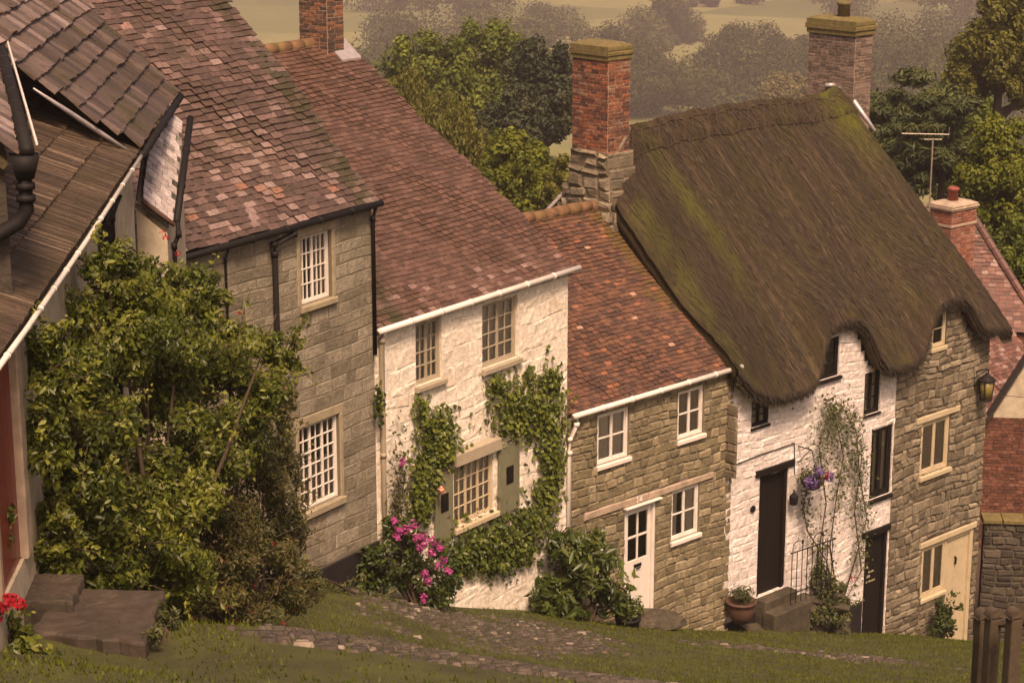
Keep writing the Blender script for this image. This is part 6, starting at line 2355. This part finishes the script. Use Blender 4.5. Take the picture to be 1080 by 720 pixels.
FAR = 'hazy trees in the valley'
tree('hazy_tree', 'big rounded hazy tree right behind the red brick chimney', 655, 14, 62, 600, 'tree_far', n=26000, leaf=0.75, vb=150, group=FAR, dark=0.16)
tree('hazy_tree', 'tall hazy tree rising to the top edge between the two thatch chimneys', 705, -30, 42, 760, 'tree_far', n=22000, leaf=0.9, vb=110, group=FAR, dark=0.16)
tree('hazy_tree', 'broad hazy tree in the middle above the thatch ridge', 785, 18, 72, 580, 'tree_far', n=32000, leaf=0.75, vb=140, group=FAR, dark=0.08)
tree('hazy_tree', 'low hazy tree above the left half of the thatch ridge', 718, 72, 52, 560, 'tree_far', n=20000, leaf=0.75, vb=150, group=FAR, dark=0.16)
tree('hazy_tree', 'hazy tree left of the mossy chimney, partly hidden by a wider tree', 842, 28, 42, 640, 'tree_far', n=18000, leaf=0.75, vb=130, group=FAR, dark=0.16)
tree('pale_tree', 'pale yellowish bush glowing before the darker wood beside the mossy chimney', 832, 66, 38, 380, 'tree_pale', n=14000, leaf=0.5, vb=150, group=FAR, dark=0.16)


def far_wood():
    P, D, T, S = [], [], [], []
    bands = []
    r = np.random.default_rng(4)
    # belts of woodland along hedgerows, seen through haze
    for (u0, u1, v, Y, hh, n) in ((380, 600, 0, 540, 17, 28), (240, 320, 0, 640, 8, 4), (400, 620, 0, 700, 18, 20), (880, 1090, 0, 500, 19, 34), (900, 1100, 0, 680, 22, 22), (560, 860, 0, 530, 13, 34),
                                  (380, 540, 0, 900, 16, 10), (870, 1100, 0, 900, 18, 14), (740, 850, 0, 940, 7, 5), (330, 420, 0, 430, 14, 8), (560, 700, 0, 780, 14, 8), (1100, 1500, 0, 420, 17, 40), (1100, 1600, 0, 650, 18, 40), (-300, 240, 0, 600, 14, 40)):
        for k in range(n):
            u = u0 + (u1 - u0) * r.random()
            Yk = Y * (0.93 + 0.14 * r.random())
            x = (u - 540) / F * Yk
            z = h1d(x, Yk)
            h = hh * (0.6 + 0.7 * r.random())
            w = h * (0.4 + 0.25 * r.random())
            tone = -0.15 + 0.75 * r.random() ** 1.6
            for q in range(6):
                c = np.array([x + w * 0.5 * r.normal(), Yk + w * 0.5 * r.normal(), z + h * (0.3 + 0.5 * r.random())])
                p, dd = blob_points(c, (w * 0.62, w * 0.62, h * 0.32), 150, 0.5)
                P.append(p); D.append(dd + np.array([0, 0, .3]))
                T.append(np.clip(tone + 0.45 * (dd[:, 2] * .5 + .5) + 0.2 * (nr.random(150) - .5), 0, 1))
                S.append(np.full(150, 0.0014 * Yk + 0.15) * (0.7 + 0.6 * nr.random(150)))
    P, D, T, S = (np.concatenate(q) for q in (P, D, T, S))
    o = leaves('distant_wood', P, D, S, T, M['tree_far'], None, aspect=0.7, jitter=0.5)
    tag(o, 'hazy belts of woodland across the valley', 'woodland', None, 'stuff')


far_wood()

# ================================================================== haze, light
hz = MB()
hz.box(-3100, 3100, -100, 6050, -96, 6)
hm = bpy.data.materials.new('valley_haze')
hm.use_nodes = True
nt = hm.node_tree
nt.nodes.clear()
out = nt.nodes.new('ShaderNodeOutputMaterial')
pv = nt.nodes.new('ShaderNodeVolumePrincipled')
pv.inputs['Color'].default_value = (0.88, 0.745, 0.755, 1)
pv.inputs['Density'].default_value = 0.00048
pv.inputs['Anisotropy'].default_value = 0.2
nt.links.new(pv.outputs[0], out.inputs['Volume'])
ho = hz.build('haze', hm)
tag(ho, kind='stuff')

w = bpy.data.worlds.new('World')
sc.world = w
w.use_nodes = True
nt = w.node_tree
nt.nodes.clear()
out = nt.nodes.new('ShaderNodeOutputWorld')
bg = nt.nodes.new('ShaderNodeBackground')
sky = nt.nodes.new('ShaderNodeTexSky')
sky.sky_type = 'NISHITA'
sky.sun_disc = False
ELEV, AZ = 55.0, 168.0        # towards the sun: behind the viewer, a little to the left
sky.sun_elevation = R(ELEV)
sky.sun_rotation = R(AZ)
sky.dust_density = 7.0
sky.air_density = 0.6
sky.ozone_density = 1.0
bg.inputs['Strength'].default_value = 0.052
nt.links.new(sky.outputs[0], bg.inputs['Color'])
nt.links.new(bg.outputs[0], out.inputs['Surface'])

sd = bpy.data.lights.new('sun', 'SUN')
so = bpy.data.objects.new('sun', sd)
COL.objects.link(so)
sd.energy = 1.5
sd.angle = R(12)
sd.color = (1.0, 0.90, 0.76)
az = R(AZ)
dirv = np.array([math.sin(az) * math.cos(R(ELEV)), math.cos(az) * math.cos(R(ELEV)), math.sin(R(ELEV))])
from mathutils import Vector
so.rotation_euler = Vector(dirv).to_track_quat('Z', 'Y').to_euler()

vs_ = sc.view_settings
vs_.view_transform = 'Standard'
vs_.look = 'None'
vs_.gamma = 1.0
vs_.use_curve_mapping = False
vs_.exposure = 1.42
try:
    vs_.use_white_balance = True
    vs_.white_balance_temperature = 8700
    vs_.white_balance_tint = 28
except AttributeError:
    pass
sc.cycles.use_denoising = True
sc.cycles.max_bounces = 6
sc.cycles.diffuse_bounces = 3
sc.cycles.transparent_max_bounces = 8
sc.cycles.volume_bounces = 1
